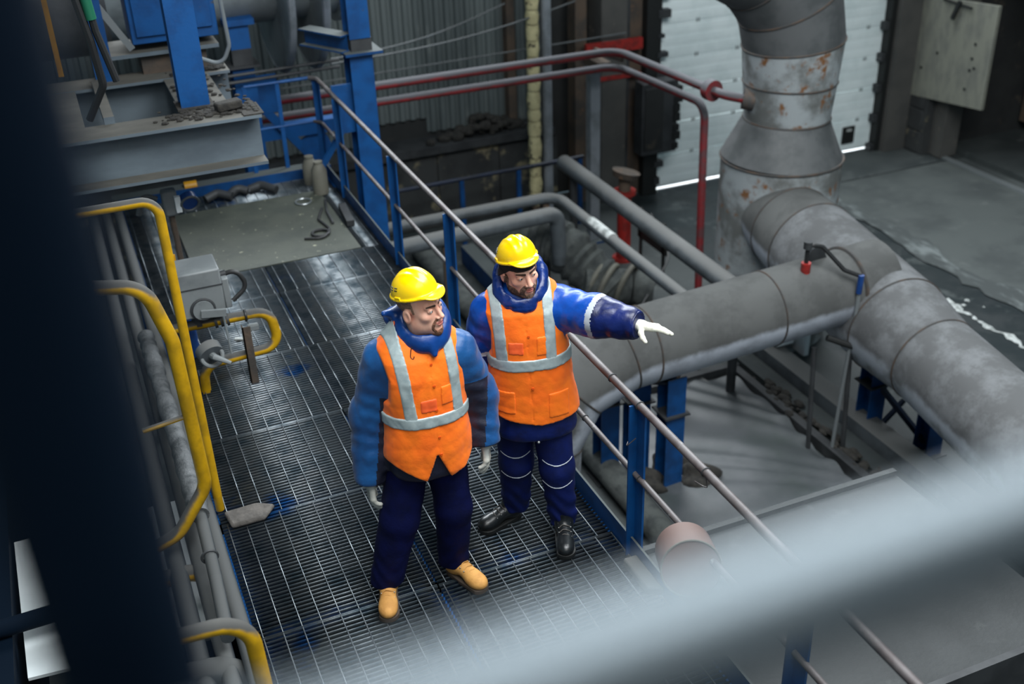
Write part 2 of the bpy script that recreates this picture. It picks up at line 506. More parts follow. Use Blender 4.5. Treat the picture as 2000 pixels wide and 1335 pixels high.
MB().box(12.35, 12.42, 5.0, 9.4, -0.98, -0.9).build('sheet_rail', 'black', wr)

# outside strip seen through the gap under the door
MB().box(5.6, 10.2, 10.055, 12.5, GZ-0.1, GZ-0.002).build('floor_outside', 'outdoor', kind='structure')

# unseen slab added above the left side to shade what lies below
MB().box(-8, -1.95, -0.5, 7.5, 4.7, 4.8).build('shade_slab', 'dark_wall', kind='structure')

# ================================================================== PLATFORM
PL = thing('walkway_platform', 'open steel grating walkway platform under the two workers', 'platform')
def grating(x0, x1, y0, y1, seed):
    mb = MB()
    y = y0+0.006
    while y < y1-0.004:
        mb.box(x0, x1, y-0.0016, y+0.0016, -0.03, -0.002)
        y += 0.03
    mb.box(x0, x1, y0, y0+0.004, -0.03, 0).box(x0, x1, y1-0.004, y1, -0.03, 0)
    g = mb.build('grating_panel', 'galv', PL, angle=180)
    rb = MB(); x = x0+0.02+rng(seed).uniform(0, 0.05)
    while x < x1:
        rb.box(x-0.0028, x+0.0028, y0, y1, -0.010, 0.0015)
        x += 0.1
    rb.build('cross_rods', 'rod', g, angle=180, kind='stuff')
seams = [-3.76, -2.76, -1.76, -0.76, 0.24, 1.24, 2.14, 3.1, 4.06, 4.6]
for i, (a, b) in enumerate(zip(seams[:-1], seams[1:])):
    grating(-2.02, -1.06, a+0.003, b-0.003, i)
    grating(-1.05, -0.02, a+0.003, b-0.003, i+40)
grating(-2.02, -1.62, 4.603, 6.5, 90)
grating(-1.615, -0.05, 6.12, 6.5, 91)
grating(-0.2, -0.02, 4.603, 6.115, 92)
for y in (-3.7, -2.7, -1.76, -0.76, 0.26, 1.26, 2.16, 3.08, 4.1, 5.4):
    MB().ibeam((-2.05, y, -0.13), (-0.03, y, -0.13), 0.10, 0.18).build('cross_beam', 'blue', PL)
for x in (-2.03, -1.05, -0.06):
    MB().ibeam((x, -3.8, -0.16), (x, 6.6, -0.16), 0.10, 0.24).build('stringer', 'blue', PL)
MB().box(-2.1, 0.03, 6.5, 6.66, -0.14, 0.10).build('end_beam', 'blue_dusty', PL)
MB().box(-1.62, -0.21, 4.6, 6.1, -0.004, 0.008).build('cover_plate', 'plate', PL)
MB().box(-2.0, -1.12, 2.18, 3.05, -0.046, -0.036).build('cover_plate', 'plate_dark', PL)
MB().box(-2.0, -1.12, 1.30, 2.12, -0.046, -0.036).build('cover_plate', 'plate_dark', PL)
for x, y in ((-2.0, -2), (-2.0, 2), (-2.0, 6.4), (-0.06, -2), (-0.06, 6.3)):
    MB().ibeam((x, y, GZ), (x, y, -0.28), 0.14, 0.14, up=(1, 0, 0)).build('leg', 'blue', PL)

# railing along the right edge
RL = thing('guard_railing', 'blue post guard railing with two thin grey rails beside the workers', 'railing')
MB().tube([(0, -3.9, 0.97), (0, 6.55, 0.97), (-0.06, 6.62, 0.97)], 0.0215, 12).build('top_rail', 'rail_steel', RL)
MB().tube([(0, -3.9, 0.53), (0, 6.55, 0.53), (-0.06, 6.62, 0.53)], 0.0165, 12).build('mid_rail', 'rail_steel', RL)
for y in (-2.8, -1.4, 0.0, 1.39, 2.77, 4.1, 5.8, 6.56):
    MB().box(0.004, 0.016, y-0.045, y+0.045, -0.2, 0.955).box(-0.04, 0.012, y+0.033, y+0.045, -0.2, 0.955).build('post', 'blue', RL)
MB().box(-0.018, -0.006, -3.9, 6.55, -0.02, 0.115).build('toe_board', 'blue_dusty', RL)
MB().box(-0.03, -0.006, -3.9, 6.55, -0.03, -0.018).build('toe_lip', 'blue', RL)
MB().tube([(-0.06, 6.62, 0.97), (-0.7, 6.62, 0.97)], 0.016, 10).build('end_rail', 'blue', RL)
MB().tube([(-0.06, 6.62, 0.53), (-0.7, 6.62, 0.53)], 0.013, 10).build('end_rail', 'blue', RL)
for x in (-0.38, -0.7):
    MB().box(x-0.02, x+0.02, 6.61, 6.63, 0.08, 0.97).build('end_post', 'blue', RL)
for y, dz in ((-0.62, 0.97), (0.0, 0.97), (0.62, 0.53), (-0.02, 0.53), (0.30, 0.97)):
    MB().ring((0, y, dz), (0, 1, 0), 0.0225 if dz > .9 else 0.0175, 0.004, 14, 6).build('clamp', 'dark_steel', RL)
MB().tube(fillet([(0.0, -0.62, 0.95), (0.02, -0.61, 0.87), (0.03, -0.56, 0.84), (0.0, -0.53, 0.86)], 0.03), 0.003, 6).build('tie_wire', 'rail_steel', RL)
MB().tube(fillet([(-0.02, 0.0, 0.78), (-0.06, 0.03, 0.72), (-0.02, 0.08, 0.71)], 0.03), 0.0025, 6).build('tie_wire', 'rail_steel', RL)

# round lamp-like drum hung on the rail, and the dusty ledge beyond it
DRM = thing('round_drum', 'brown round drum hanging on the lower rail at bottom right', 'drum', (0, 0, 0))
MB().cyl((-0.10, -0.70, 0.50), (-0.02, -0.50, 0.44), 0.145, 0.14, 36).build('shell', 'brown_drum', DRM)
MB().ring((-0.10, -0.70, 0.50), (0.08, 0.2, -0.06), 0.143, 0.005, 36, 8).build('rim', 'canister', DRM)
LG = thing('machine_ledge', 'dusty dark flat ledge crossing the lower right corner past the railing', 'ledge')
MB().box(0.03, 1.78, -1.36, 0.02, -0.30, -0.03).build('slab_top', 'ledge_dark', LG, bevel=0.01)
MB().box(0.03, 1.78, -1.40, -1.364, -0.30, -0.01).build('edge_angle', 'dark_steel', LG)
MB().box(0.03, 1.78, 0.024, 0.06, -0.34, -0.005).build('edge_angle', 'ledge_dark', LG)
for x in (0.4, 1.5):
    MB().box(x-0.09, x+0.09, -1.2, -0.2, GZ, -0.30).build('pier', 'concrete_dark', LG)
SB = MB().prism([(-0.10, -0.04, 0.004), (-0.02, -0.04, 0.004), (-0.02, -0.34, 0.004), (-0.10, -0.30, 0.004)], (0, 0, 0.05)).build('pale_block', 'concrete_wall', bevel=0.01)
tag(SB, 'small pale block on the grating at the foot of the nearest railing post', 'block')

# ================================================================== DUCT
DU = thing('process_duct', 'huge dusty grey steel duct with riser, bent top and two long runs', 'duct', (4.88, 5.6, GZ))
def part(mb, name, m, root, **k):
    o = mb.build(name, m, root, **k)
    o.matrix_parent_inverse = Matrix.Translation(-root.location)
    return o
RX, RY = 4.88, 5.6
part(MB().tube([(RX, RY, GZ), (RX, RY, -0.34)], 0.665, 48), 'riser', 'duct_rust', DU)
part(MB().tube([(RX, RY, -0.34), (RX+0.02, RY, 0.10)], [0.67, 0.465], 48), 'cone', 'duct_grey', DU)
ax = [(RX+.02, RY, 0.10), (RX+.02, RY, 0.50), (RX+.02, RY, 0.92), (RX-0.08, RY, 1.36), (RX-0.40, RY, 1.76), (RX-0.88, RY, 2.02), (2.4, RY, 2.75)]
ra = [0.465, 0.50, 0.535, 0.54, 0.54, 0.54, 0.54]
tmp = MB().tube(ax, ra, 48, caps=False)
for i in range(len(ax)-1):
    s = MB(); s.v = [v for v in tmp.v[i*48:(i+2)*48]]
    s.f = [(j, (j+1) % 48, 48+(j+1) % 48, 48+j) for j in range(48)]
    part(s, 'duct_segment', 'duct_rust' if i < 2 else 'duct_grey', DU)
    if i:
        wl = MB().tube([tuple(v) for v in tmp.v[i*48:(i+1)*48]], 0.012, 6, closed=True)
        part(wl, 'weld_seam', 'weld', DU)
for z, r_ in ((-0.34, 0.668), (0.10, 0.467)):
    part(MB().ring((RX+(0.02 if z > 0 else 0), RY, z), (0, 0, 1), r_, 0.014, 48, 6), 'weld_seam', 'weld', DU)
def mainp(y):
    t = (4.81-y)/(4.81-1.14)
    return (4.62-0.42*t, y, -0.95-0.30*t)
MS = [(5.5, .40), (5.0, .47), (4.55, .50), (2.98, .50), (2.38, .425), (-4.2, .425)]
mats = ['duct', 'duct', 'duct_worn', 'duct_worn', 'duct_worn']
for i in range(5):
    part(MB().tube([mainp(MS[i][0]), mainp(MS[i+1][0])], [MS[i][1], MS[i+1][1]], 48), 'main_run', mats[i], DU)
    if i:
        part(MB().ring(mainp(MS[i][0]), np.subtract(mainp(0), mainp(4)), MS[i][1], 0.010, 48, 6), 'weld_seam', 'weld', DU)
def crossp(x):
    return (x, 3.4, -0.94+0.05*(x-1.2))
cx = [crossp(4.5), crossp(3.22), crossp(1.95), crossp(1.72), (1.22, 3.4, -1.12), (0.95, 3.4, -1.6), (0.90, 3.4, GZ)]
tmp = MB().tube(cx, 0.355, 40, caps=False)
for i in range(len(cx)-1):
    s = MB(); s.v = [v for v in tmp.v[i*40:(i+2)*40]]
    s.f = [(j, (j+1) % 40, 40+(j+1) % 40, 40+j) for j in range(40)]
    part(s, 'cross_run', 'duct', DU)
    if i:
        part(MB().tube([tuple(v) for v in tmp.v[i*40:(i+1)*40]], 0.010, 6, closed=True), 'weld_seam', 'weld', DU)
part(MB().ring(crossp(4.08), (1, 0, 0), 0.36, 0.02, 40, 6), 'weld_seam', 'weld', DU)
# vent pipe and lug on the cross run
lug = part(MB().prism([(3.62, 3.40, -0.46), (3.86, 3.40, -0.46), (3.80, 3.40, -0.34), (3.74, 3.40, -0.31), (3.68, 3.40, -0.34)], (0, 0.02, 0)), 'lifting_lug', 'dark_steel', DU)
part(MB().cyl((3.55, 3.3, -0.50), (3.55, 3.3, -0.40), 0.045, n=16), 'vent_socket', 'red_paint', DU)
vp_ = fillet([(3.55, 3.3, -0.42), (3.55, 3.3, -0.22), (3.68, 3.26, -0.25), (3.84, 3.12, -0.46), (3.98, 3.04, -0.52)], 0.06)
part(MB().tube(vp_, 0.020, 10), 'vent_hose', 'rubber', DU)
part(MB().cyl((3.55, 3.3, -0.26), (3.55, 3.3, -0.19), 0.04, n=14), 'vent_cap', 'dark_steel', DU)
part(MB().tube([(3.97, 3.04, -0.52), (3.95, 3.02, -1.20)], 0.020, 10), 'sample_pipe', 'silver_pipe', DU)
part(MB().cyl((3.965, 3.03, -0.50), (3.96, 3.03, -0.68), 0.028, n=12), 'hose_sleeve', 'cyl_blue', DU)
part(MB().tube([(3.72, 3.10, -1.12), (3.95, 3.00, -1.22)], 0.03, 10), 'bracket', 'black', DU)
part(MB().tube([(3.93, 3.02, -1.22), (3.9, 3.05, GZ)], 0.018, 8), 'drain_pipe', 'silver_pipe', DU)

# duct supports
def support(name, label, posts, top, plate_z, plates, zb=GZ):
    t = thing(name, label, 'support', (posts[0][0], posts[0][1], GZ))
    for (x, y, tz) in posts:
        part(MB().ibeam((x, y, GZ), (x, y, tz), 0.19, 0.19, up=(0, 1, 0)), 'post', 'blue_dusty', t)
        part(MB().box(x-0.13, x+0.13, y-0.13, y+0.13, plate_z, plate_z+0.018), 'splice_plate', 'dark_steel', t)
        part(MB().box(x-0.14, x+0.14, y-0.14, y+0.14, GZ, GZ+0.02), 'base_plate', 'dark_steel', t)
    for p in plates:
        part(MB().bar(*p), 'cross_plate', 'navy', t)
    return t
support('duct_support', 'blue twin post support under the cross run of the duct', [(2.2, 3.30, -1.22), (2.02, 3.62, -1.24), (1.75, 3.72, -1.26)], 0, -1.62,
        [((1.75, 3.6, -1.38), (2.15, 3.6, -1.38), 0.04, 0.3), ((1.75, 3.65, -1.30), (2.25, 3.35, -1.30), 0.22, 0.03)])
support('duct_support', 'dark blue post support under the thick duct beside the channel beam', [(4.52, 3.28, -1.45), (4.80, 2.72, -1.5)], 0, -1.92,
        [((4.5, 3.3, -1.62), (4.82, 2.7, -1.62), 0.05, 0.42), ((4.56, 3.2, -1.95), (4.80, 2.76, -2.40), 0.05, 0.05), ((4.45, 3.1, -2.40), (4.78, 3.1, -2.1), 0.04, 0.04)])

# ================================================================== MID GROUND PIPES
def pipe(name, label, pts, r, m, rad=0.12, n=14, group=None, cat='pipe', extra=None):
    t = thing(name, label, cat, pts[0], group=group)
    part(MB().tube(fillet(pts, rad) if len(pts) > 2 else pts, r, n), 'pipe_run', m, t)
    for e in (extra or []):
        part(*e, t)
    return t
pipe('grey_pipe', 'chalky grey pipe turning a corner behind the pointing worker', [(0.3, 7.6, -1.2), (3.04, 7.6, -1.2), (3.05, 3.9, -1.2)], 0.068, 'grey_pipe', 0.22,
     extra=[(MB().cyl((2.9, 7.6, -1.27), (2.9, 7.6, GZ), 0.045), 'stand', 'rusty'), (MB().cyl((3.05, 4.6, -1.27), (3.05, 4.6, GZ), 0.04), 'stand', 'rusty'),
            (MB().tube([(3.05, 6.65, -1.19), (3.05, 6.1, -1.19)], 0.0705, 14), 'paint_patch', 'chalk')])
pipe('grey_pipe', 'short fat grey pipe below the corner pipe, behind the raised arm', [(0.6, 7.1, -1.25), (2.82, 7.1, -1.2), (2.9, 7.2, -1.9)], 0.095, 'grey_pipe', 0.14,
     extra=[(MB().cyl((1.4, 7.1, -1.3), (1.4, 7.1, GZ), 0.05), 'stand', 'rusty')])
pipe('grey_pipe', 'long straight grey pipe running beside the red hydrant post', [(3.63, 8.62, -1.2), (3.6, 3.9, -1.2)], 0.105, 'grey_pipe',
     extra=[(MB().cyl((3.62, 8.3, -1.3), (3.62, 8.3, GZ), 0.05), 'stand', 'dark_steel'), (MB().cyl((3.6, 4.4, -1.3), (3.6, 4.4, GZ), 0.05), 'stand', 'dark_steel')])
pipe('ground_pipe', 'dark pipe lying on the ground just outside the railing', [(1.75, 9.4, -2.36), (1.73, 2.2, -2.36)], 0.13, 'insul', n=18)
pipe('ground_pipe', 'thin pale bar lying on the ground behind the cross run', [(2.9, 8.6, -2.44), (3.5, 4.6, -2.44)], 0.035, 'grey_pipe', n=10)
# red fire pipes
pipe('red_pipe', 'upper dusty red pipe running across and into the duct neck', [(-3.0, 7.95, 0.40), (4.02, 7.9, 0.40), (4.18, 5.75, 0.40), (4.50, 5.58, 0.33)], 0.05, 'red_pipe', [0, 0.25, 0.2, 0],
     extra=[(MB().cyl((4.155, 6.02, 0.40), (4.165, 5.92, 0.40), 0.115, n=24), 'flange', 'red_pipe'), (MB().cyl((4.36, 5.66, 0.36), (4.46, 5.60, 0.34), 0.11, n=24), 'flange', 'weld')])
pipe('red_pipe', 'lower dusty red pipe running across then dropping to the ground', [(-3.0, 8.15, 0.15), (4.12, 8.1, 0.15), (4.30, 6.30, 0.13), (4.30, 6.22, GZ)], 0.047, 'red_pipe', [0, 0.25, 0.18, 0])
t = thing('red_hydrant', 'red painted hydrant post standing by the straight grey pipe', 'hydrant', (4.24, 8.04, GZ))
part(MB().cyl((4.24, 8.04, GZ), (4.24, 8.04, -1.55), 0.095), 'post', 'red_paint', t)
part(MB().cyl((4.24, 8.04, -1.55), (4.24, 8.04, -1.50), 0.15), 'flange', 'red_paint', t)
part(MB().cyl((4.24, 8.04, -1.50), (4.24, 8.04, -1.32), 0.08), 'neck', 'rusty', t)
part(MB().cyl((4.24, 8.04, -1.32), (4.26, 8.04, -1.24), 0.16, 0.19), 'cap', 'rusty', t)
part(MB().cyl((4.24, 8.04, GZ), (4.24, 8.04, GZ+0.04), 0.15), 'foot', 'red_paint', t)
t = thing('square_post', 'tall grey square post clamped to the two red pipes', 'post', (4.15, 8.78, GZ))
part(MB().box(4.08, 4.22, 8.72, 8.86, GZ, 0.06), 'shaft', 'wall_grey', t)
part(MB().box(4.06, 4.24, 8.45, 8.88, 0.0, 0.10), 'head', 'rusty', t)
part(MB().bar((4.15, 8.75, 0.2), (4.10, 7.9, 0.28), 0.04, 0.06), 'clamp_arm', 'rusty', t)
part(MB().box(4.0, 4.3, 8.64, 8.94, GZ, GZ+0.03), 'base_plate', 'blue_dusty', t)
t = thing('insulated_pipe', 'cracked cream foam covered vertical pipe on the far wall', 'pipe', (3.6, 9.5, GZ))
rr = rng(4)
zz = -2.1; k = 0
while zz < 2.2:
    h_ = rr.uniform(0.16, 0.34)
    part(MB().tube([(3.6, 9.5, zz), (3.6+rr.uniform(-.006, .006), 9.5, zz+h_*0.5), (3.6, 9.5, zz+h_-0.012)], [0.086+rr.uniform(-.008, .004), 0.094+rr.uniform(-.006, .006), 0.085+rr.uniform(-.01, .004)], 12), 'foam_piece', 'foam', t)
    zz += h_; k += 1
part(MB().cyl((3.6, 9.5, GZ), (3.6, 9.5, 2.2), 0.06), 'inner_pipe', 'rusty', t)
pipe('wall_pipe', 'plain grey vertical pipe next to the foam covered pipe', [(3.80, 9.5, GZ), (3.80, 9.5, 2.4)], 0.068, 'wall_grey')
for lab, a, b in (('sagging black cable from the blue column to the upper wall', (0.5, 8.0, 0.75), (3.44, 10.05, 0.62)),
                  ('long slack cable below the sagging cable on the sheet wall', (0.5, 8.0, 0.70), (4.4, 9.85, 0.58)),
                  ('straight thin conduit across the corrugated wall', (0.3, 10.08, -0.1), (5.2, 9.85, 0.05))):
    a, b = np.array(a), np.array(b)
    pts = [a+(b-a)*i/10-np.array((0, 0, (0.10 if 'straight' not in lab else 0.0)*math.sin(math.pi*i/10))) for i in range(11)]
    tag(MB().tube(pts, 0.011, 6).build('cable', 'grey_pipe'), lab, 'cable')
t = thing('low_railing', 'low dark blue railing in front of the far wall', 'railing', (1.2, 9.4, GZ))
part(MB().tube([(1.0, 9.4, -1.5), (4.3, 9.4, -1.48)], 0.028, 10), 'rail', 'navy', t)
for x in (1.25, 2.45, 3.3, 4.25):
    part(MB().box(x-0.03, x+0.03, 9.38, 9.43, GZ, -1.5), 'post', 'blue_dusty', t)
t = thing('control_box', 'dark box hung beside the white door, with clutter on it', 'box', (5.62, 9.75, -1.75))
part(MB().box(5.36, 5.95, 9.62, 9.86, -1.74, -0.66), 'body', 'dark_steel', t, bevel=0.01)
part(MB().box(5.40, 5.70, 9.60, 9.625, -1.66, -0.74), 'lid', 'dark_wall', t)
rr = rng(31)
for k in range(7):
    part(MB().box(5.88, 5.95+rr.uniform(.02, .1), 9.6, 9.75, -1.7+k*0.14, -1.62+k*0.14+rr.uniform(0, .05)), 'contactor', 'black', t)
t = thing('small_sign', 'small black notice board on two thin legs beyond the corner pipe', 'sign', (4.5, 7.6, GZ))
part(MB().box(4.40, 4.42, 7.2, 7.95, -2.15, -1.75), 'panel', 'black', t)
for y in (7.28, 7.88):
    part(MB().box(4.40, 4.43, y-0.02, y+0.02, GZ, -1.72), 'leg', 'black', t)
part(MB().box(4.385, 4.40, 7.75, 7.82, -1.9, -1.8), 'label_plate', 'chalk', t)
# wrapped insulation lump
def blob(name, m, c, rad, seed, parent=None, n=22, k=14, amp=0.16):
    rr = rng(seed)
    ph = [(rr.uniform(0, 6), rr.uniform(1.5, 5), rr.uniform(1.5, 5), rr.uniform(1.5, 5)) for _ in range(9)]
    mb = MB().sphere((0, 0, 0), 1, n, k)
    vs = []
    for v in mb.v:
        d = 1+sum(math.sin(a+b*v[0]+cc*v[1]+e*v[2]) for a, b, cc, e in ph)*amp/3
        vs.append((c[0]+v[0]*rad[0]*d, c[1]+v[1]*rad[1]*d, c[2]+v[2]*rad[2]*d))
    mb.v = vs
    return mb.build(name, m, parent, angle=60)
t = thing('wrapped_pipe_elbow', 'bulky grey insulation wrapped pipe elbow lying behind the pointing worker', 'pipe', (3.2, 7.4, GZ))
def wrap(pts, r, seed):
    rr = rng(seed); P = fillet(pts, 0.3, 10)
    Q = [P[0]]
    for a, b in zip(P[:-1], P[1:]):
        nseg = max(1, int(np.linalg.norm(b-a)/0.06))
        Q += [a+(b-a)*i/nseg for i in range(1, nseg+1)]
    return MB().tube(Q, [r*(1+rr.uniform(-.12, .12)) for _ in Q], 22)
part(wrap([(2.75, 8.1, -1.9), (3.0, 7.5, -1.75), (3.45, 6.9, -2.3)], 0.30, 5), 'wrapped_bend', 'insul', t)
part(wrap([(3.1, 7.0, -2.15), (3.7, 6.85, -2.28), (3.95, 6.7, -2.3)], 0.22, 6), 'wrapped_stub', 'insul', t)
for i, a in enumerate((3.28, 3.40, 3.62)):
    part(MB().ring((a, 6.98-0.08*i, -2.2), (0.6, -0.7, -0.3), 0.27, 0.035, 24, 8), 'strap_band', 'canister', t)
tag(MB().tube(fillet([(2.4, 6.0, GZ+0.015), (3.3, 6.2, GZ+0.015), (4.3, 6.9, GZ+0.5), (4.45, 7.7, -1.75)], 0.5), 0.014, 8).build('cable', 'rubber'), 'thin black cable rising from the ground to the small sign', 'cable')
tag(MB().tube(fillet([(2.6, 5.6, GZ+0.015), (3.6, 6.9, GZ+0.015), (4.0, 7.9, GZ+0.015)], 0.4), 0.014, 8).build('cable', 'rubber'), 'black cable lying across the floor behind the raised arm', 'cable')
tag(MB().bar((2.3, 8.9, -2.36), (2.3, 5.2, -2.36), 0.18, 0.26).build('blue_skid_beam', 'blue_dusty'), 'blue skid beam on the ground left of the wrapped elbow', 'beam')
tag(MB().box(3.6, 4.3, 4.9, 7.6, GZ, GZ+0.05).build('floor_plate', 'concrete_floor'), 'flat grey steel plate on the floor under the straight grey pipe', 'plate')

# ================================================================== RIGHT LOWER GROUND
t = thing('tarpaulin', 'grey dusty tarpaulin with radiating folds spread over the pit', 'tarpaulin', (2.9, 3.5, GZ))
nx, ny = 90, 90
vs, fs = [], []
for j in range(ny+1):
    for i in range(nx+1):
        u_, v_ = i/nx, j/ny
        x = 1.92+u_*1.9+0.03*math.sin(v_*9); y = 0.6+v_*4.15+0.03*math.sin(u_*11)
        ang = math.atan2(y-1.4, x-5.4)
        z = GZ+0.08+0.016*math.sin(ang*64+2.2*math.sin(ang*17+1))*min(1, u_*1.6)*(0.4+0.6*v_)+0.012*math.sin(ang*23+2)+0.08*math.sin(u_*3.1)*math.sin(v_*3.1)
        if u_ > 0.93: z += 0.02*math.sin(v_*60)*(u_-0.93)/0.07
        vs.append((x, y, z)); fs
for j in range(ny):
    for i in range(nx):
        a = j*(nx+1)+i
        fs.append((a, a+1, a+nx+2, a+nx+1))
mb = MB(); mb.add(vs, fs)
part(mb, 'sheet', 'tarp', t, angle=180)
for a, b in (((1.9, 4.82, -2.42), (3.95, 4.82, -2.42)), ((3.9, 0.6, -2.43), (3.9, 4.8, -2.43)), ((1.86, 0.6, -2.43), (1.86, 4.8, -2.43))):
    part(MB().bar(a, b, 0.09, 0.12), 'edge_batten', 'dark_steel', t)
tag(MB().bar((1.6, 5.25, -2.40), (4.0, 5.25, -2.40), 0.16, 0.18).build('timber_sleeper', 'concrete_wall'), 'pale dusty sleeper behind the tarpaulin', 'sleeper')
t = thing('channel_beam', 'long grey channel beam lying on the ground beside the duct support', 'beam', (4.45, 3.4, GZ))
part(MB().box(4.30, 4.36, 0.6, 5.1, GZ, -2.28).box(4.36, 4.54, 0.6, 5.1, -2.30, -2.28), 'channel', 'grey_pipe', t)
part(MB().box(4.05, 4.26, 0.6, 5.3, GZ, GZ+0.10), 'kerb', 'concrete_floor', t)
rr = rng(77)
db = MB()
for i in range(110):
    y = rr.uniform(1.2, 4.6); x = 4.0+rr.gauss(0, 0.05)
    s = rr.uniform(0.015, 0.05)
    db.sphere((x, y, GZ+0.11+s*0.3), s, 6, 4, (1, 1.6, 0.7))
tag(db.build('debris_heap', 'dirt', kind='stuff'), 'dark debris heaped along the right edge of the tarpaulin', 'debris')
tag(MB().box(4.42, 4.66, 4.75, 5.05, -2.26, -2.12).build('white_tray', 'sheet_white', bevel=0.02), 'white tray under the cross run of the duct', 'tray')
tag(MB().box(4.72, 4.80, 4.65, 5.2, -2.4, -2.1).build('white_tray', 'sheet_white', bevel=0.02), 'narrow white trough standing right of the white tray', 'tray')
for x, y, lab in ((3.74, 3.2, 'thin steel pole standing on the tarpaulin edge under the duct'), (4.0, 3.0, 'second thin steel pole under the duct near the hose')):
    tag(MB().tube([(x, y, GZ), (x-0.03, y+0.05, -1.3)], 0.024, 8).build('steel_pole', 'dark_steel'), lab, 'pole')
tag(MB().bar((4.98, 3.3, -1.95), (5.1, 0.4, -2.1), 0.07, 0.05).build('pale_batten', 'canister'), 'pale batten slanting down below the thick duct', 'batten')
for i, (x, y) in enumerate(((2.35, 3.5), (1.95, 3.3), (2.5, 3.2))):
    tag(blob('rubble_lump', 'dirt', (x, y, GZ+0.10), (0.2, 0.18, 0.16), 50+i), ['dark rubble lump right of the duct support posts', 'dark rubble lump left of the duct support posts', 'small rubble lump before the duct support posts'][i], 'rubble')
tag(blob('rubble_lump', 'tarp', (1.30, 2.2, GZ+0.10), (0.26, 0.5, 0.14), 59), 'crumpled grey sheet on the ground beside the dark ground pipe', 'sheet')
t = thing('hanging_board', 'big weathered grey board hung in front of the dark bay', 'board', (10.4, 9.1, -1.55))
part(MB().prism([(10.40, 9.93, -1.60), (10.40, 8.22, -1.42), (10.40, 8.22, 0.12), (10.40, 9.98, -0.02)], (0.05, 0, 0)), 'panel', 'board', t)
part(MB().bar((10.37, 8.7, 0.0), (10.37, 9.3, 0.02), 0.02, 0.03), 'hook_bar', 'black', t)
part(MB().bar((10.36, 8.95, 0.06), (10.36, 9.06, -0.22), 0.04, 0.06), 'hook', 'black', t)
for y, z in ((8.55, -0.5), (8.57, -0.72), (8.5, -0.85), (8.58, -0.9), (8.62, -1.2), (9.3, -0.8), (9.6, -1.1)):
    part(MB().cyl((10.405, y, z), (10.393, y, z), 0.025, n=8), 'bolt_hole', 'black', t)
part(MB().box(10.46, 10.52, 9.0, 9.1, -1.4, 0.9), 'hanger', 'dark_steel', t)
# ================================================================== BLUE STEELWORK BEYOND THE PLATFORM
t = thing('steel_column', 'tall bright blue steel column behind the guard railing', 'column', (0.32, 6.1, GZ))
part(MB().ibeam((0.32, 6.1, GZ), (0.32, 6.1, 1.30), 0.22, 0.24, up=(0, 1, 0)), 'shaft', 'blue', t)
part(MB().box(0.16, 0.52, 5.92, 6.28, 1.30, 1.325), 'cap_plate', 'blue_dusty', t)
part(MB().box(0.24, 0.44, 6.0, 6.2, 1.325, 1.44), 'bearing_block', 'dark_steel', t)
part(MB().ibeam((0.33, 6.1, 1.44), (0.33, 6.1, 3.2), 0.20, 0.22, up=(0, 1, 0)), 'upper_shaft', 'blue', t)
part(MB().ibeam((0.22, 6.05, 1.40), (-0.06, 6.55, 1.40), 0.16, 0.16), 'stub_beam', 'blue_dusty', t)
part(MB().box(0.02, 0.22, 6.05, 6.08, 0.55, 1.02), 'gusset', 'blue', t)
part(MB().bar((0.10, 6.06, 0.60), (-0.18, 6.06, 0.22), 0.05, 0.05), 'brace', 'blue', t)
part(MB().box(0.16, 0.48, 5.94, 6.26, GZ, GZ+0.03), 'base_plate', 'blue_dusty', t)
t = thing('tank_stand', 'blue braced stand with leg and gussets below the finned tank', 'stand', (-0.57, 7.4, GZ))
part(MB().ibeam((-0.57, 7.4, GZ), (-0.57, 7.4, 0.98), 0.22, 0.22, up=(0, 1, 0)), 'leg', 'blue', t)
part(MB().box(-0.72, -0.40, 7.24, 7.56, 0.98, 1.0), 'cap_plate', 'dark_steel', t)
part(MB().box(-0.66, -0.46, 7.3, 7.5, 1.0, 1.16), 'bearing_block', 'dark_steel', t)
part(MB().ibeam((-0.56, 7.4, 1.16), (-0.56, 7.4, 1.40), 0.20, 0.20, up=(0, 1, 0)), 'upper_leg', 'blue', t)
part(MB().box(-0.70, -0.40, 7.26, 7.54, 1.40, 1.46), 'saddle', 'blue', t)
part(MB().bar((-0.50, 7.4, 0.62), (0.30, 7.5, -0.48), 0.09, 0.09), 'brace', 'blue', t)
part(MB().box(-0.46, -0.24, 7.37, 7.40, 0.45, 0.85), 'gusset', 'blue', t)
part(MB().prism([(-0.05, 7.5, 0.05), (0.20, 7.5, 0.20), (0.30, 7.5, -0.05), (0.22, 7.5, -0.28), (0.0, 7.5, -0.22)], (0, 0.03, 0)), 'gusset', 'blue', t)
part(MB().bar((0.02, 7.5, -0.2), (-0.3, 7.45, -0.75), 0.06, 0.06), 'brace', 'blue_dusty', t)
part(MB().box(-1.6, 0.7, 7.45, 7.6, 0.12, 0.26), 'tie_beam', 'blue', t)
part(MB().box(-0.85, 0.0, 7.1, 7.25, -0.9, -0.7), 'tie_beam', 'blue', t)
t = thing('finned_tank', 'big grey drum with large round flanges above the blue stand', 'tank', (-0.2, 7.8, 1.8))
part(MB().cyl((-2.6, 7.8, 1.82), (0.52, 7.8, 1.82), 0.52, n=44), 'shell', 'tank_grey', t)
part(MB().cyl((0.52, 7.8, 1.82), (0.62, 7.8, 1.82), 0.60, n=44), 'end_flange', 'tank_grey', t)
for x in (-0.10, 0.24):
    part(MB().cyl((x-0.035, 7.8, 1.82), (x+0.035, 7.8, 1.82), 1.02, n=64), 'fin', 'tank_grey', t)
    part(MB().ring((x, 7.8, 1.82), (1, 0, 0), 1.02, 0.042, 64, 8), 'fin_rim', 'wall_grey', t)
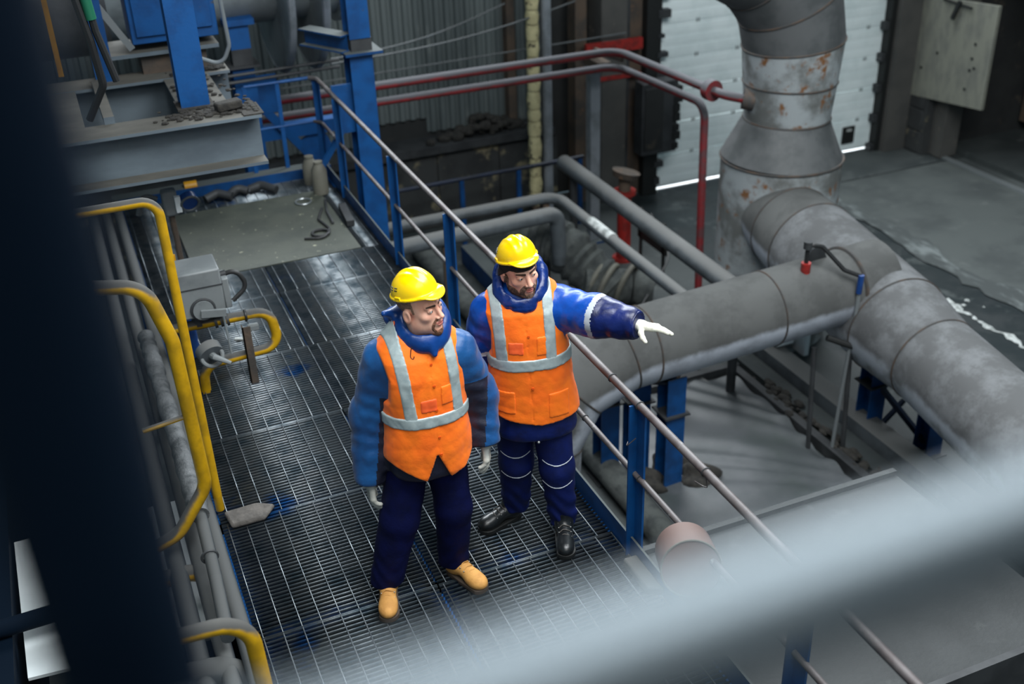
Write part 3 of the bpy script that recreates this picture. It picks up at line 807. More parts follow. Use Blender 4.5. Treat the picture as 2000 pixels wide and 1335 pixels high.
for z in (0.86, 0.93):
    part(MB().tube([(-0.9, 7.2, z), (0.4, 7.2, z+0.02)], 0.018, 8), 'oil_line', 'dark_steel', t)

# ================================================================== RAISED BEAM FRAME, UPPER LEFT
t = thing('beam_frame', 'raised dust covered grey I-beam frame at upper left', 'frame', (-1.6, 4.2, 1.29))
def ib2(a, b, wd, ht, name='beam', tf=0.022, tw=0.014):
    return part(MB().ibeam(a, b, wd, ht, tf, tw), name, 'beam_grey', t)
ib2((-4.2, 3.64, 1.47), (-1.08, 3.64, 1.47), 0.30, 0.36, 'front_beam')
ib2((-4.2, 4.90, 1.47), (-1.07, 4.90, 1.47), 0.30, 0.36, 'rear_beam')
ib2((-1.41, 3.80, 1.47), (-1.41, 4.74, 1.47), 0.34, 0.355, 'cross_beam')
ib2((-2.35, 3.80, 1.47), (-2.35, 4.74, 1.47), 0.24, 0.355, 'cross_beam')
part(MB().box(-2.10, -2.03, 3.78, 4.8, 1.64, 1.70), 'stiffener', 'beam_grey', t)
part(MB().box(-1.20, -1.06, 3.5, 3.78, 1.652, 1.658), 'dust_cake', 'dirt', t)
for x in (-4.0,):
    part(MB().ibeam((x, 3.64, GZ), (x, 3.64, 1.29), 0.2, 0.2, up=(0, 1, 0)), 'leg', 'beam_grey', t)
    part(MB().ibeam((x, 4.9, GZ), (x, 4.9, 1.29), 0.2, 0.2, up=(0, 1, 0)), 'leg', 'beam_grey', t)
part(MB().ibeam((-2.6, 4.9, GZ), (-2.6, 4.9, 1.29), 0.2, 0.2, up=(0, 1, 0)), 'leg', 'beam_grey', t)
rr = rng(12)
db = MB()
for i in range(420):
    u_ = rr.random()
    if u_ < .6: x, y = rr.gauss(-1.30, 0.20), rr.gauss(3.70, 0.06)
    elif u_ < .8: x, y = rr.uniform(-1.55, -1.1), rr.uniform(3.7, 4.9)
    else: x, y = rr.uniform(-1.25, -1.08), rr.uniform(4.8, 5.0)
    x = min(x, -1.1); y = max(3.52, y)
    s = rr.uniform(0.006, 0.022)
    db.sphere((x, y, 1.652+s*0.3), s, 5, 4, (1.3, 1, 0.6))
tag(db.build('dust_crumbs', 'dirt', kind='stuff'), 'crumbs of dark dirt scattered on top of the raised beam frame', 'dirt')
tag(MB().bar((-1.36, 3.66, 1.69), (-1.18, 3.70, 1.695), 0.10, 0.06).build('dirt_clod', 'dirt', bevel=0.015), 'dark block of caked dirt beside the blue column on the beam', 'dirt')
t = thing('frame_column', 'blue channel column standing on the raised beam frame', 'column', (-1.46, 3.93, 1.65))
part(MB().ibeam((-1.47, 3.94, 1.65), (-1.47, 3.94, 3.9), 0.20, 0.17, up=(0, 1, 0)), 'shaft', 'blue', t)
part(MB().box(-1.6, -1.34, 3.82, 4.06, 1.65, 1.665), 'foot_plate', 'dirt', t)
t = thing('blue_cabinet', 'bright blue cabinet behind the column on the raised frame', 'cabinet', (-1.4, 5.1, 1.86))
part(MB().box(-1.74, -1.08, 4.95, 5.35, 1.88, 3.3), 'body', 'blue', t, bevel=0.008)
part(MB().box(-1.70, -1.44, 4.93, 4.952, 1.94, 3.25), 'door', 'blue', t, bevel=0.004)
part(MB().box(-1.40, -1.12, 4.93, 4.952, 1.96, 3.25), 'door', 'blue', t, bevel=0.004)
part(MB().box(-1.92, -1.10, 4.9, 5.4, 1.80, 1.83), 'shelf_plate', 'beam_grey', t)
part(MB().box(-1.7, -1.2, 4.95, 5.3, 1.65, 1.80), 'plinth', 'rusty', t)
part(MB().bar((-1.75, 4.93, 1.86), (-2.1, 4.93, 2.5), 0.03, 0.05), 'strut', 'silver_pipe', t)
t = thing('frame_column', 'dim blue column at the left end of the raised frame', 'column', (-1.98, 4.9, 1.65))
part(MB().ibeam((-1.99, 4.95, 1.65), (-1.99, 4.95, 3.6), 0.14, 0.14, up=(0, 1, 0)), 'shaft', 'blue', t)
part(MB().box(-2.06, -2.05, 4.9, 5.0, 1.65, 3.6), 'edge_trim', 'grey_pipe', t)
tag(MB().cyl((-2.9, 5.9, 2.05), (-1.85, 5.9, 2.05), 0.42, n=30).build('air_receiver', 'duct_grey'), 'grey cylinder behind the dim blue column', 'tank')
tag(MB().tube(fillet([(-1.10, 4.7, 3.0), (-1.05, 4.7, 1.85), (-1.12, 4.72, 1.70), (-1.30, 4.75, 1.78), (-1.42, 4.8, 2.0)], 0.10), 0.016, 8).build('cable', 'silver_pipe'), 'white blue cable looping below the blue cabinet', 'cable')
tag(MB().tube(fillet([(-2.15, 3.0, 2.75), (-2.10, 3.0, 2.40), (-2.08, 3.02, 2.12), (-2.2, 3.1, 1.9)], 0.08), 0.024, 8).build('hose', 'rubber'), 'left dark hose hanging before the raised frame', 'hose')
t = thing('hose', 'right dark hose with green sleeve hanging before the raised frame', 'hose', (-2.03, 3.0, 2.1))
part(MB().tube(fillet([(-2.09, 3.0, 2.8), (-2.06, 3.0, 2.45), (-2.0, 3.0, 2.14)], 0.1), 0.022, 8), 'tube', 'rubber', t)
mat('green', (16, 92, 66), 0.5)
part(MB().cyl((-2.085, 3.0, 2.72), (-2.07, 3.0, 2.52), 0.032, n=12), 'sleeve', 'green', t)
tag(MB().bar((-2.3, 5.2, 1.66), (-2.3, 5.2, 2.4), 0.04, 0.05).build('yellow_strip', 'yellow_plain'), 'thin yellow upright strip at far upper left', 'strip')

# ================================================================== GAS PIPING ALONG THE LEFT EDGE
tag(MB().tube(fillet([(-2.45, 1.47, 1.92), (-2.0, 1.47, 1.92), (-2.0, 1.40, 0.0)], 0.09), 0.026, 14).build('gas_pipe', 'yellow_pipe'), 'tall thin yellow gas pipe bent at the top', 'pipe')
t = thing('gas_pipe', 'thick yellow gas pipe curving down left of the thin one', 'pipe', (-2.08, 0.95, 0.0))
part(MB().tube(fillet([(-2.7, 0.95, 1.80), (-2.17, 0.95, 1.70), (-2.09, 0.95, 1.38), (-2.075, 0.95, 0.50), (-2.26, 0.95, 0.24), (-2.6, 0.95, 0.12)], 0.16), 0.036, 14), 'pipe_run', 'yellow_pipe', t)
part(MB().tube([(-2.08, 0.95, 0.95), (-2.32, 0.95, 0.92)], 0.014, 8), 'bracket', 'yellow_pipe', t)
t = thing('gas_pipe', 'yellow pipe arching over the platform edge at lower left', 'pipe', (-1.97, 0.3, 0.0))
part(MB().tube(fillet([(-2.75, -0.6, 0.93), (-2.10, -0.6, 0.90), (-2.055, -0.6, -0.4)], 0.15), 0.034, 16), 'pipe_run', 'yellow_pipe', t)
tag(MB().tube(fillet([(-2.7, 0.85, 0.05), (-2.16, 0.85, 0.05), (-2.16, 1.0, -0.5)], 0.14), 0.045, 14).build('gas_pipe', 'yellow_pipe'), 'lower short yellow pipe bend behind the arching one', 'pipe')
tag(MB().tube(fillet([(-2.8, 0.05, 0.12), (-2.12, 0.05, 0.05), (-2.02, -0.1, -0.6)], 0.2), 0.07, 16).build('duct_bend', 'edge_grey_shaded'), 'thick grey pipe bend at the bottom left corner', 'pipe')
t = thing('gas_pipe', 'yellow gas pipe loop with valves by the grey actuator box', 'pipe', (-1.85, 2.8, 0.0))
part(MB().tube(fillet([(-2.0, 2.9, 0.46), (-1.34, 2.8, 0.50), (-1.30, 2.8, 0.22), (-1.84, 2.8, 0.19), (-1.86, 2.8, -0.2)], [0, 0.10, 0.10, 0.12, 0]), 0.034, 16), 'pipe_run', 'yellow_pipe', t)
for x in (-1.70, -1.66, -1.62):
    part(MB().cyl((x-0.009, 2.85, 0.475), (x+0.009, 2.85, 0.477), 0.046, n=18), 'coupling', 'dark_steel', t)
part(MB().ring((-1.5, 2.82, 0.49), (1, 0, 0), 0.038, 0.008, 20, 6), 'pipe_clamp', 'rubber', t)
part(MB().tube([(-1.645, 2.80, 0.55), (-1.645, 2.72, 0.28)], 0.008, 8), 'vent_needle', 'silver_pipe', t)
vb = part(MB().cyl((-1.80, 2.66, 0.385), (-1.785, 2.60, 0.36), 0.088, 0.085, 24), 'valve_body', 'grey_pipe', t)
part(MB().ring((-1.785, 2.60, 0.36), (0.1, -1, 0.4), 0.07, 0.014, 24, 8), 'valve_rim', 'box_grey', t)
part(MB().tube([(-1.785, 2.61, 0.36), (-1.77, 2.55, 0.37), (-1.68, 2.50, 0.33)], [0.026, 0.022, 0.012], 10), 'valve_handle', 'box_grey', t)
t = thing('angle_stand', 'dark angle iron stand holding the yellow pipe loop', 'stand', (-1.52, 2.76, 0.0))
part(MB().box(-1.545, -1.49, 2.74, 2.748, 0, 0.44).box(-1.545, -1.538, 2.74, 2.79, 0, 0.44), 'upright', 'rusty', t)
part(MB().box(-1.50, -1.43, 2.75, 2.80, 0.40, 0.43), 'clip', 'box_grey', t)
t = thing('actuator_box', 'pale grey valve actuator box with round dial on the left edge', 'actuator', (-1.78, 3.0, 0.5))
part(MB().prism([(-1.90, 2.78, 0.56), (-1.62, 2.78, 0.56), (-1.62, 3.05, 0.56), (-1.90, 3.05, 0.56)], (0, 0, 0.33)), 'housing', 'box_grey', t, bevel=0.012)
part(MB().box(-1.615, -1.57, 2.84, 3.0, 0.56, 0.78), 'side_cover', 'box_grey', t, bevel=0.008)
part(MB().box(-1.905, -1.615, 2.775, 3.055, 0.775, 0.781), 'lid_gap', 'dark_steel', t)
part(MB().ring((-1.77, 2.775, 0.62), (0, 1, 0), 0.075, 0.010, 28, 8), 'dial_ring', 'dark_steel', t)
part(MB().cyl((-1.77, 2.78, 0.62), (-1.77, 2.755, 0.62), 0.068, n=28), 'dial', 'box_grey', t)
part(MB().bar((-1.79, 2.745, 0.605), (-1.63, 2.73, 0.59), 0.022, 0.05), 'lever', 'box_grey', t)
part(MB().tube(fillet([(-1.60, 2.92, 0.78), (-1.50, 2.90, 0.80), (-1.44, 2.88, 0.68), (-1.56, 2.86, 0.60)], 0.07), 0.016, 10), 'cable', 'rubber', t)
part(MB().cyl((-1.61, 2.92, 0.78), (-1.57, 2.92, 0.785), 0.024, n=14), 'gland', 'dark_steel', t)
part(MB().cyl((-1.80, 2.9, 0.56), (-1.80, 2.88, 0.46), 0.05, n=16), 'spindle', 'dark_steel', t)
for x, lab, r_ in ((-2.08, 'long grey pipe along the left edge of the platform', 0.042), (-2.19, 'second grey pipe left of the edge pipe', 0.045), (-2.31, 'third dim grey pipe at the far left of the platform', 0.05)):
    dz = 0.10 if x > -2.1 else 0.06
    tag(MB().tube([(x, -2.5, dz), (x, 6.4, dz)], r_, 14).build('edge_pipe', 'edge_grey_shaded'), lab, 'pipe')
t = thing('lagged_pipe', 'foil lagged pipe with torn wrapping between the left pipes', 'pipe', (-2.16, 2.2, 0.25))
part(wrap([(-2.15, 3.3, 0.24), (-2.14, 2.2, 0.24), (-2.13, 1.06, 0.24)], 0.055, 15), 'wrapping', 'insul_light', t)
part(MB().tube(fillet([(-2.13, 1.06, 0.24), (-2.13, 0.95, 0.24), (-2.14, 0.55, 0.20), (-2.16, 0.1, 0.2)], 0.05), 0.034, 12), 'bare_end', 'edge_grey_shaded', t)
part(MB().ring((-2.14, 0.72, 0.215), (0, 1, 0), 0.04, 0.008, 18, 6), 'clip', 'dark_steel', t)
t = thing('gauge_cluster', 'grimy valve cluster with round blue gauge below the raised beam', 'gauge', (-1.76, 4.0, 0.0))
part(MB().cyl((-1.76, 3.95, 0.0), (-1.77, 3.95, 0.95), 0.022, n=10), 'standpipe', 'rusty', t)
part(MB().box(-1.82, -1.71, 3.90, 4.0, 0.86, 1.06), 'manifold', 'box_grey', t, bevel=0.02)
part(MB().cyl((-1.64, 3.93, 0.98), (-1.63, 3.87, 0.95), 0.065, n=24), 'gauge_face', 'cyl_blue', t)
part(MB().ring((-1.63, 3.87, 0.95), (0.1, -1, -0.4), 0.065, 0.010, 24, 8), 'gauge_bezel', 'grey_pipe', t)
part(MB().box(-1.735, -1.695, 3.86, 3.90, 0.90, 1.02), 'tag_plate', 'sheet_white', t)
part(MB().tube(fillet([(-1.85, 3.95, 1.0), (-1.95, 3.95, 1.05), (-2.0, 3.95, 0.9)], 0.05), 0.02, 8), 'elbow', 'grey_pipe', t)
t = thing('gas_cylinder', 'dark blue gas cylinder standing behind the thin yellow pipe', 'cylinder', (-1.86, 3.35, 0.0))
part(MB().tube([(-1.86, 3.35, 0.0), (-1.86, 3.35, 0.62), (-1.86, 3.35, 0.70), (-1.86, 3.35, 0.74)], [0.062, 0.062, 0.045, 0.02], 20), 'body', 'cyl_blue', t)
part(MB().cyl((-1.86, 3.35, 0.74), (-1.86, 3.35, 0.80), 0.018, n=10), 'valve', 'yellow_plain', t)
# small things on the platform
tag(MB().prism([(-1.99, 1.32, 0.003), (-1.80, 1.33, 0.003), (-1.70, 1.27, 0.003), (-1.78, 1.17, 0.003), (-1.97, 1.17, 0.003)], (0, 0, 0.035)).build('rag', 'rag', bevel=0.015), 'crumpled grey rag on the grating at the foot of the yellow pipe', 'rag')
rr = rng(9)
for i, (x, y, h_, lab) in enumerate(((-0.20, 6.02, 0.24, 'grey canister standing at the corner of the cover plate'), (-0.22, 6.32, 0.20, 'grey canister behind the other canister by the railing corner'))):
    t = thing('canister', lab, 'canister', (x, y, 0.008))
    part(MB().tube([(x, y, 0.008), (x, y, h_), (x, y, h_+0.05), (x, y, h_+0.07)], [0.075, 0.075, 0.05, 0.04], 20), 'body', 'canister', t)
    part(MB().cyl((x, y, h_+0.07), (x, y, h_+0.09), 0.045, n=16), 'cap', 'canister', t)
for i, (x, y, a) in enumerate(((-1.15, 6.28, 0.3), (-0.95, 6.32, 0.8), (-0.72, 6.30, -0.4))):
    d = np.array((math.cos(a)*0.13, math.sin(a)*0.07, 0.0))
    p = np.array((x, y, 0.05))
    tag(MB().tube(fillet([p-d, p+np.array((0, 0.02, 0.03)), p+d+np.array((0, -0.08, 0))], 0.06), 0.042, 14).build('pipe_offcut', 'dark_steel'),
        ['leftmost pipe offcut by the blue end beam', 'middle pipe offcut by the blue end beam', 'rightmost pipe offcut by the blue end beam'][i], 'offcut')
tag(MB().ring((-0.42, 5.85, 0.018), (0, 0, 1), 0.075, 0.008, 24, 6).build('wire_ring', 'silver_pipe'), 'pale wire ring lying on the cover plate', 'ring')
tag(MB().ring((-0.46, 5.03, 0.024), (0, 0, 1), 0.075, 0.014, 24, 8).build('hose_coil', 'rubber'), 'small coil of dark hose on the cover plate', 'hose')
tag(MB().tube(fillet([(-0.62, 4.98, 0.02), (-0.45, 4.90, 0.02), (-0.36, 5.1, 0.02), (-0.40, 5.35, 0.02), (-0.3, 5.6, 0.02)], 0.08), 0.012, 8).build('hose_end', 'rubber'), 'loose dark hose winding beside the hose coil', 'hose')
tag(MB().tube(fillet([(-0.30, 5.2, 0.022), (-0.28, 5.5, 0.022), (-0.22, 5.8, 0.022)], 0.1), 0.012, 8).build('rod_scrap', 'dark_steel'), 'thin steel rod scrap near the railing on the cover plate', 'rod')
tag(MB().bar((-0.16, 5.1, 0.03), (-0.12, 5.55, 0.03), 0.07, 0.05).build('steel_scrap', 'dark_steel'), 'dark steel scrap along the toe board', 'scrap')
tag(MB().cyl((-1.42, 6.56, 0.10), (-1.30, 6.56, 0.10), 0.05, n=16).build('yellow_plug', 'yellow_plain'), 'yellow round plug on the blue end beam', 'plug')
tag(MB().bar((-1.53, 3.42, 0.012), (-1.46, 3.38, 0.012), 0.03, 0.012).build('paper_scrap', 'chalk'), 'scrap of pale paper on the grating right of the actuator', 'paper')

# ================================================================== LOWER LEFT AND FOREGROUND
t = thing('white_sheet_panel', 'bright white sheet panel glimpsed low at the left frame edge', 'panel', (-3.0, 1.3, -0.3))
part(MB().prism([(-3.185, 2.0, -0.30), (-3.15, 0.78, -0.30), (-2.2, 0.70, -0.30), (-2.2, 2.0, -0.30)], (0, 0, 0.02)), 'sheet', 'sheet_white', t)
tag(MB().box(-5.5, -3.2, -1.0, 3.2, -1.2, -0.2).build('dark_bin', 'post_navy'), 'dark bulky bin left of the white panel', 'bin')
tag(MB().tube([(-3.8, 1.05, -0.15), (-2.3, 1.10, -0.15)], 0.05, 12).build('dark_bar', 'post_navy'), 'dark bar crossing over the white panel', 'bar')
tag(MB().box(-3.15, -2.0, -0.6, 0.70, -0.6, -0.32).build('dark_trough', 'post_navy'), 'dark trough below the white panel', 'trough')

t = thing('catwalk_railing', 'blurred dark foreground post and grey handrail next to the camera', 'railing', (-2.36, -3.63, 2.5))
part(MB().cyl((-2.362, -3.63, 2.4), (-2.362, -3.63, 4.3), 0.037, n=28), 'post', 'post_navy', t)
part(MB().cyl((-4.0, -3.902, 3.772), (1.2, -3.902, 3.772), 0.0185, n=28), 'handrail', 'fg_rail', t)
part(MB().tube([(-2.362, -3.63, 3.5), (-2.75, -3.8, 3.5), (-2.75, -3.90, 3.76)], 0.012, 10), 'bracket', 'post_navy', t)
# ================================================================== PEOPLE (signed distance fields -> surface nets)
F4 = np.float32
def surfnet(f, lo, hi, h, coarse=4):
    lo = np.array(lo, float); hi = np.array(hi, float)
    nc = np.maximum(2, np.ceil((hi-lo)/(h*coarse)).astype(int))
    n = nc*coarse+1
    cc = [lo[i]+(np.arange(nc[i])+0.5)*h*coarse for i in range(3)]
    G = np.stack(np.meshgrid(*cc, indexing='ij'), -1).reshape(-1, 3)
    vc = f(G).reshape(nc)
    band = np.abs(vc) < h*coarse*2.2
    full = np.repeat(np.repeat(np.repeat(vc, coarse, 0), coarse, 1), coarse, 2)
    bm_ = np.repeat(np.repeat(np.repeat(band, coarse, 0), coarse, 1), coarse, 2)
    def pad(a):
        a = np.concatenate([a, a[-1:]], 0); a = np.concatenate([a, a[:, -1:]], 1)
        return np.concatenate([a, a[:, :, -1:]], 2)
    full, bm_ = pad(full), pad(bm_)
    idx = np.argwhere(bm_)
    V = full.astype(float)
    V[bm_] = f(lo+idx*h)
    S = V < 0
    c = [S[a:a+n[0]-1, b:b+n[1]-1, d:d+n[2]-1] for a in (0, 1) for b in (0, 1) for d in (0, 1)]
    cnt = sum(x.astype(np.int8) for x in c)
    act = (cnt > 0) & (cnt < 8)
    cells = np.argwhere(act)
    if len(cells) == 0:
        return np.zeros((0, 3)), []
    idm = -np.ones(act.shape, int)
    idm[act] = np.arange(len(cells))
    corner = [(a, b, d) for a in (0, 1) for b in (0, 1) for d in (0, 1)]
    cv = [V[cells[:, 0]+a, cells[:, 1]+b, cells[:, 2]+d] for a, b, d in corner]
    acc = np.zeros((len(cells), 3)); num = np.zeros(len(cells))
    for i, ci in enumerate(corner):
        for j, cj in enumerate(corner):
            if j > i and sum(abs(p-q) for p, q in zip(ci, cj)) == 1:
                m = (cv[i] < 0) != (cv[j] < 0)
                t = np.zeros(len(cells)); t[m] = cv[i][m]/(cv[i][m]-cv[j][m])
                p = np.array(ci)+t[:, None]*(np.array(cj)-np.array(ci))
                acc[m] += p[m]; num[m] += 1
    vs = lo+(cells+acc/num[:, None])*h
    fs = []
    for ax in range(3):
        o = [0, 0, 0]; o[ax] = 1
        a = S[:n[0]-o[0], :n[1]-o[1], :n[2]-o[2]]; b = S[o[0]:, o[1]:, o[2]:]
        e = np.argwhere(a != b)
        u, v = (ax+1) % 3, (ax+2) % 3
        ok = (e[:, u] > 0) & (e[:, v] > 0) & (e[:, u] < n[u]-1) & (e[:, v] < n[v]-1)
        e = e[ok]
        sg = S[e[:, 0], e[:, 1], e[:, 2]]
        def cid(du, dv):
            q = e.copy(); q[:, u] -= du; q[:, v] -= dv
            return idm[q[:, 0], q[:, 1], q[:, 2]]
        q = np.stack([cid(1, 1), cid(0, 1), cid(0, 0), cid(1, 0)], 1)
        q[~sg] = q[~sg][:, ::-1]
        q = q[(q >= 0).all(1)]
        fs.append(q)
    return vs, np.concatenate(fs, 0)

def sdf_obj(name, f, lo, hi, h, m, parent, matfn=None, smooth=1, xf=None):
    vs, fs = surfnet(f, lo, hi, h)
    me = bpy.data.meshes.new(name)
    if smooth and len(vs):
        for _ in range(smooth):
            acc = np.zeros_like(vs); k = np.zeros(len(vs))
            for a in range(4):
                b = (a+1) % 4
                np.add.at(acc, fs[:, a], vs[fs[:, b]]); np.add.at(k, fs[:, a], 1)
                np.add.at(acc, fs[:, b], vs[fs[:, a]]); np.add.at(k, fs[:, b], 1)
            vs = 0.5*vs+0.5*acc/np.maximum(k, 1)[:, None]
    cen = vs[fs].mean(1) if len(vs) else None
    if xf is not None:
        vs = vs @ np.array(xf.to_3x3()).T+np.array(xf.translation)
    me.from_pydata(vs.tolist(), [], fs.tolist() if len(vs) else [])
    o = finish(name, me, m, parent, angle=180)
    if matfn is not None:
        me.polygons.foreach_set('material_index', np.asarray(matfn(cen), dtype=np.int32))
    return o
def vlen(q):
    return np.sqrt((q*q).sum(-1))
def cap(P, a, b, ra, rb=None):
    rb = ra if rb is None else rb
    a, b = np.array(a, float), np.array(b, float)
    ab = b-a
    t = np.clip(((P-a) @ ab)/(ab @ ab), 0, 1)
    return vlen(P-a-t[:, None]*ab)-(ra+(rb-ra)*t)
def tpar(P, a, b):
    a, b = np.array(a, float), np.array(b, float)
    ab = b-a
    return ((P-a) @ ab)/math.sqrt(ab @ ab)
def ell(P, c, r):
    q = P-np.array(c, float); r = np.array(r, float)
    k0 = vlen(q/r); k1 = vlen(q/(r*r))+1e-9
    return k0*(k0-1)/k1
def smin(a, b, k):
    h = np.clip(0.5+0.5*(b-a)/k, 0, 1)
    return b+(a-b)*h-k*h*(1-h)
def smax(a, b, k):
    return -smin(-a, -b, k)
def rbox(P, c, s, r):
    q = np.abs(P-np.array(c, float))-np.array(s, float)+r
    return vlen(np.maximum(q, 0))+np.minimum(q.max(-1), 0)-r
def loft(P, zs, cx, cy, rx, ry, n=2.5):
    z = P[:, 2]
    X, Y = np.interp(z, zs, cx), np.interp(z, zs, cy)
    A, B = np.interp(z, zs, rx), np.interp(z, zs, ry)
    k = (np.abs((P[:, 0]-X)/A)**n+np.abs((P[:, 1]-Y)/B)**n)**(1/n)
    d = (k-1)*np.minimum(A, B)
    return smax(d, np.maximum(zs[0]-z, z-zs[-1]), 0.02)
def rotz(P, a, c=(0, 0)):
    ca, sa = math.cos(a), math.sin(a)
    x, y = P[:, 0]-c[0], P[:, 1]-c[1]
    return np.stack([ca*x+sa*y, -sa*x+ca*y, P[:, 2]], 1)
def folds(P, seed, amp, fr=16.0, st=(1, 1, 1)):
    rr = np.random.RandomState(seed)
    Q = P*np.array(st)
    W = Q+0.03*np.sin(Q[:, [1, 2, 0]]*9+rr.rand(3)*6)+0.012*np.sin(Q[:, [2, 0, 1]]*23+rr.rand(3)*6)
    s = 0
    for i in range(6):
        d = rr.randn(3); d /= np.linalg.norm(d)
        w_ = np.sin(W @ d*fr*(0.6+0.35*i)+rr.rand()*6.28)
        s = s+(1-np.abs(w_))**2/(1+0.35*i)
    return amp*(0.5*s-0.75)

mat('skin', (236, 182, 158), 0.46, col2=(226, 164, 140), scale=14, sub=0.12, bump=0.03, bscale=120)
mat('lips', (176, 98, 88), 0.45)
mat('eye_white', (226, 222, 216), 0.25)
mat('iris', (34, 30, 28), 0.2)
mat('brow', (64, 44, 32), 0.8)
mat('beard', (92, 60, 44), 0.85, col2=(150, 104, 80), scale=90, bump=0.5, bscale=220)
mat('beard_dark', (76, 58, 48), 0.85, col2=(132, 102, 86), scale=90, bump=0.5, bscale=220)
mat('hair', (142, 112, 92), 0.8, col2=(110, 86, 70), scale=80, bump=0.4, bscale=200)
mat('helmet', (255, 214, 0), 0.26, col2=(252, 206, 0), scale=3, coat=0.4)
mat('vest', (255, 118, 0), 0.62, col2=(255, 108, 0), scale=5, bump=0.10, bscale=90, sheen=0.1)
mat('vest_print', (250, 98, 40), 0.65, col2=(244, 90, 34), scale=30)
mat('reflective', (168, 180, 180), 0.45, col2=(150, 164, 166), scale=22, metal=0.15, bump=0.05, bscale=60)
mat('jacket_a', (8, 74, 130), 0.45, col2=(6, 62, 114), scale=6, bump=0.12, bscale=70, sheen=0.1)
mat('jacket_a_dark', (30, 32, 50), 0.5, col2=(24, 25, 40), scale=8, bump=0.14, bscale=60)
mat('hood_a', (10, 62, 132), 0.34, col2=(8, 50, 112), scale=8, bump=0.1, bscale=40)
mat('jacket_b', (4, 70, 160), 0.34, col2=(4, 50, 128), scale=6, bump=0.12, bscale=60)
mat('jacket_b_dark', (14, 30, 90), 0.34, col2=(9, 18, 60), scale=8, bump=0.12, bscale=60)
mat('hood_b', (14, 44, 110), 0.26, col2=(10, 34, 90), scale=8, bump=0.2, bscale=45)
mat('trousers_a', (4, 10, 54), 0.75, spec=0.15, col2=(3, 7, 42), scale=9, bump=0.12, bscale=70)
mat('trousers_b', (6, 22, 80), 0.6, spec=0.3, col2=(4, 17, 66), scale=9, bump=0.12, bscale=70)
mat('piping', (170, 176, 184), 0.5)
mat('glove', (216, 214, 198), 0.75, col2=(196, 194, 180), scale=40, bump=0.2, bscale=160)
mat('glove_grey', (150, 152, 148), 0.75, col2=(188, 186, 176), scale=18, bump=0.2, bscale=160)
mat('boot_tan', (194, 142, 74), 0.75, col2=(172, 122, 60), scale=14, bump=0.12, bscale=90)
mat('boot_black', (26, 29, 31), 0.30, col2=(20, 22, 24), scale=10, bump=0.06, bscale=60)
mat('sole', (58, 46, 36), 0.85)
mat('beanie', (24, 20, 22), 0.9, bump=0.4, bscale=160)
mat('button', (206, 76, 10), 0.4)
mat('snap', (170, 172, 170), 0.3, metal=0.8)

# ---------------------------------------------------------------- head in its own frame, facing -y
def head_sdf(P, wide=1.0):
    Q = P.copy(); Q[:, 0] = np.abs(Q[:, 0])/wide
    d = ell(Q, (0, 0.012, 0.062), (0.076, 0.097, 0.090))
    d = smin(d, ell(Q, (0, -0.026, -0.018), (0.061, 0.068, 0.082)), 0.03)
    d = smin(d, ell(Q, (0, -0.034, -0.070), (0.046, 0.056, 0.046)), 0.025)
    d = smin(d, ell(Q, (0, -0.074, -0.100), (0.020, 0.018, 0.018)), 0.022)
    d = smin(d, ell(Q, (0.046, -0.004, -0.062), (0.018, 0.034, 0.030)), 0.03)
    d = smin(d, ell(Q, (0.045, -0.060, -0.012), (0.018, 0.018, 0.016)), 0.02)
    d = smin(d, cap(Q, (0.012, -0.088, 0.036), (0.042, -0.076, 0.034), 0.010, 0.009), 0.014)
    d = smax(d, -ell(Q, (0.031, -0.101, 0.014), (0.018, 0.016, 0.011)), 0.012)
    d = smin(d, cap(Q, (0, -0.090, 0.024), (0, -0.113, -0.020), 0.0085, 0.0115), 0.012)
    d = smin(d, ell(Q, (0.012, -0.101, -0.025), (0.008, 0.010, 0.007)), 0.006)
    d = smax(d, -cap(Q, (0.006, -0.107, -0.036), (0.010, -0.102, -0.034), 0.0035), 0.003)
    d = smin(d, ell(Q, (0, -0.085, -0.052), (0.026, 0.016, 0.012)), 0.012)
    d = smin(d, ell(Q, (0.033, -0.082, 0.016), (0.015, 0.009, 0.0095)), 0.004)
    d = smin(d, cap(Q, (0, 0.020, -0.05), (0, 0.040, -0.20), 0.056, 0.062), 0.025)
    e = ell(Q, (0.078, 0.014, -0.004), (0.010, 0.021, 0.034))
    e = smax(e, -ell(Q, (0.090, 0.010, -0.002), (0.010, 0.011, 0.020)), 0.006)
    d = smin(d, e, 0.008)
    return smin(d, ell(Q, (0, 0.045, -0.24), (0.10, 0.065, 0.05)), 0.03)

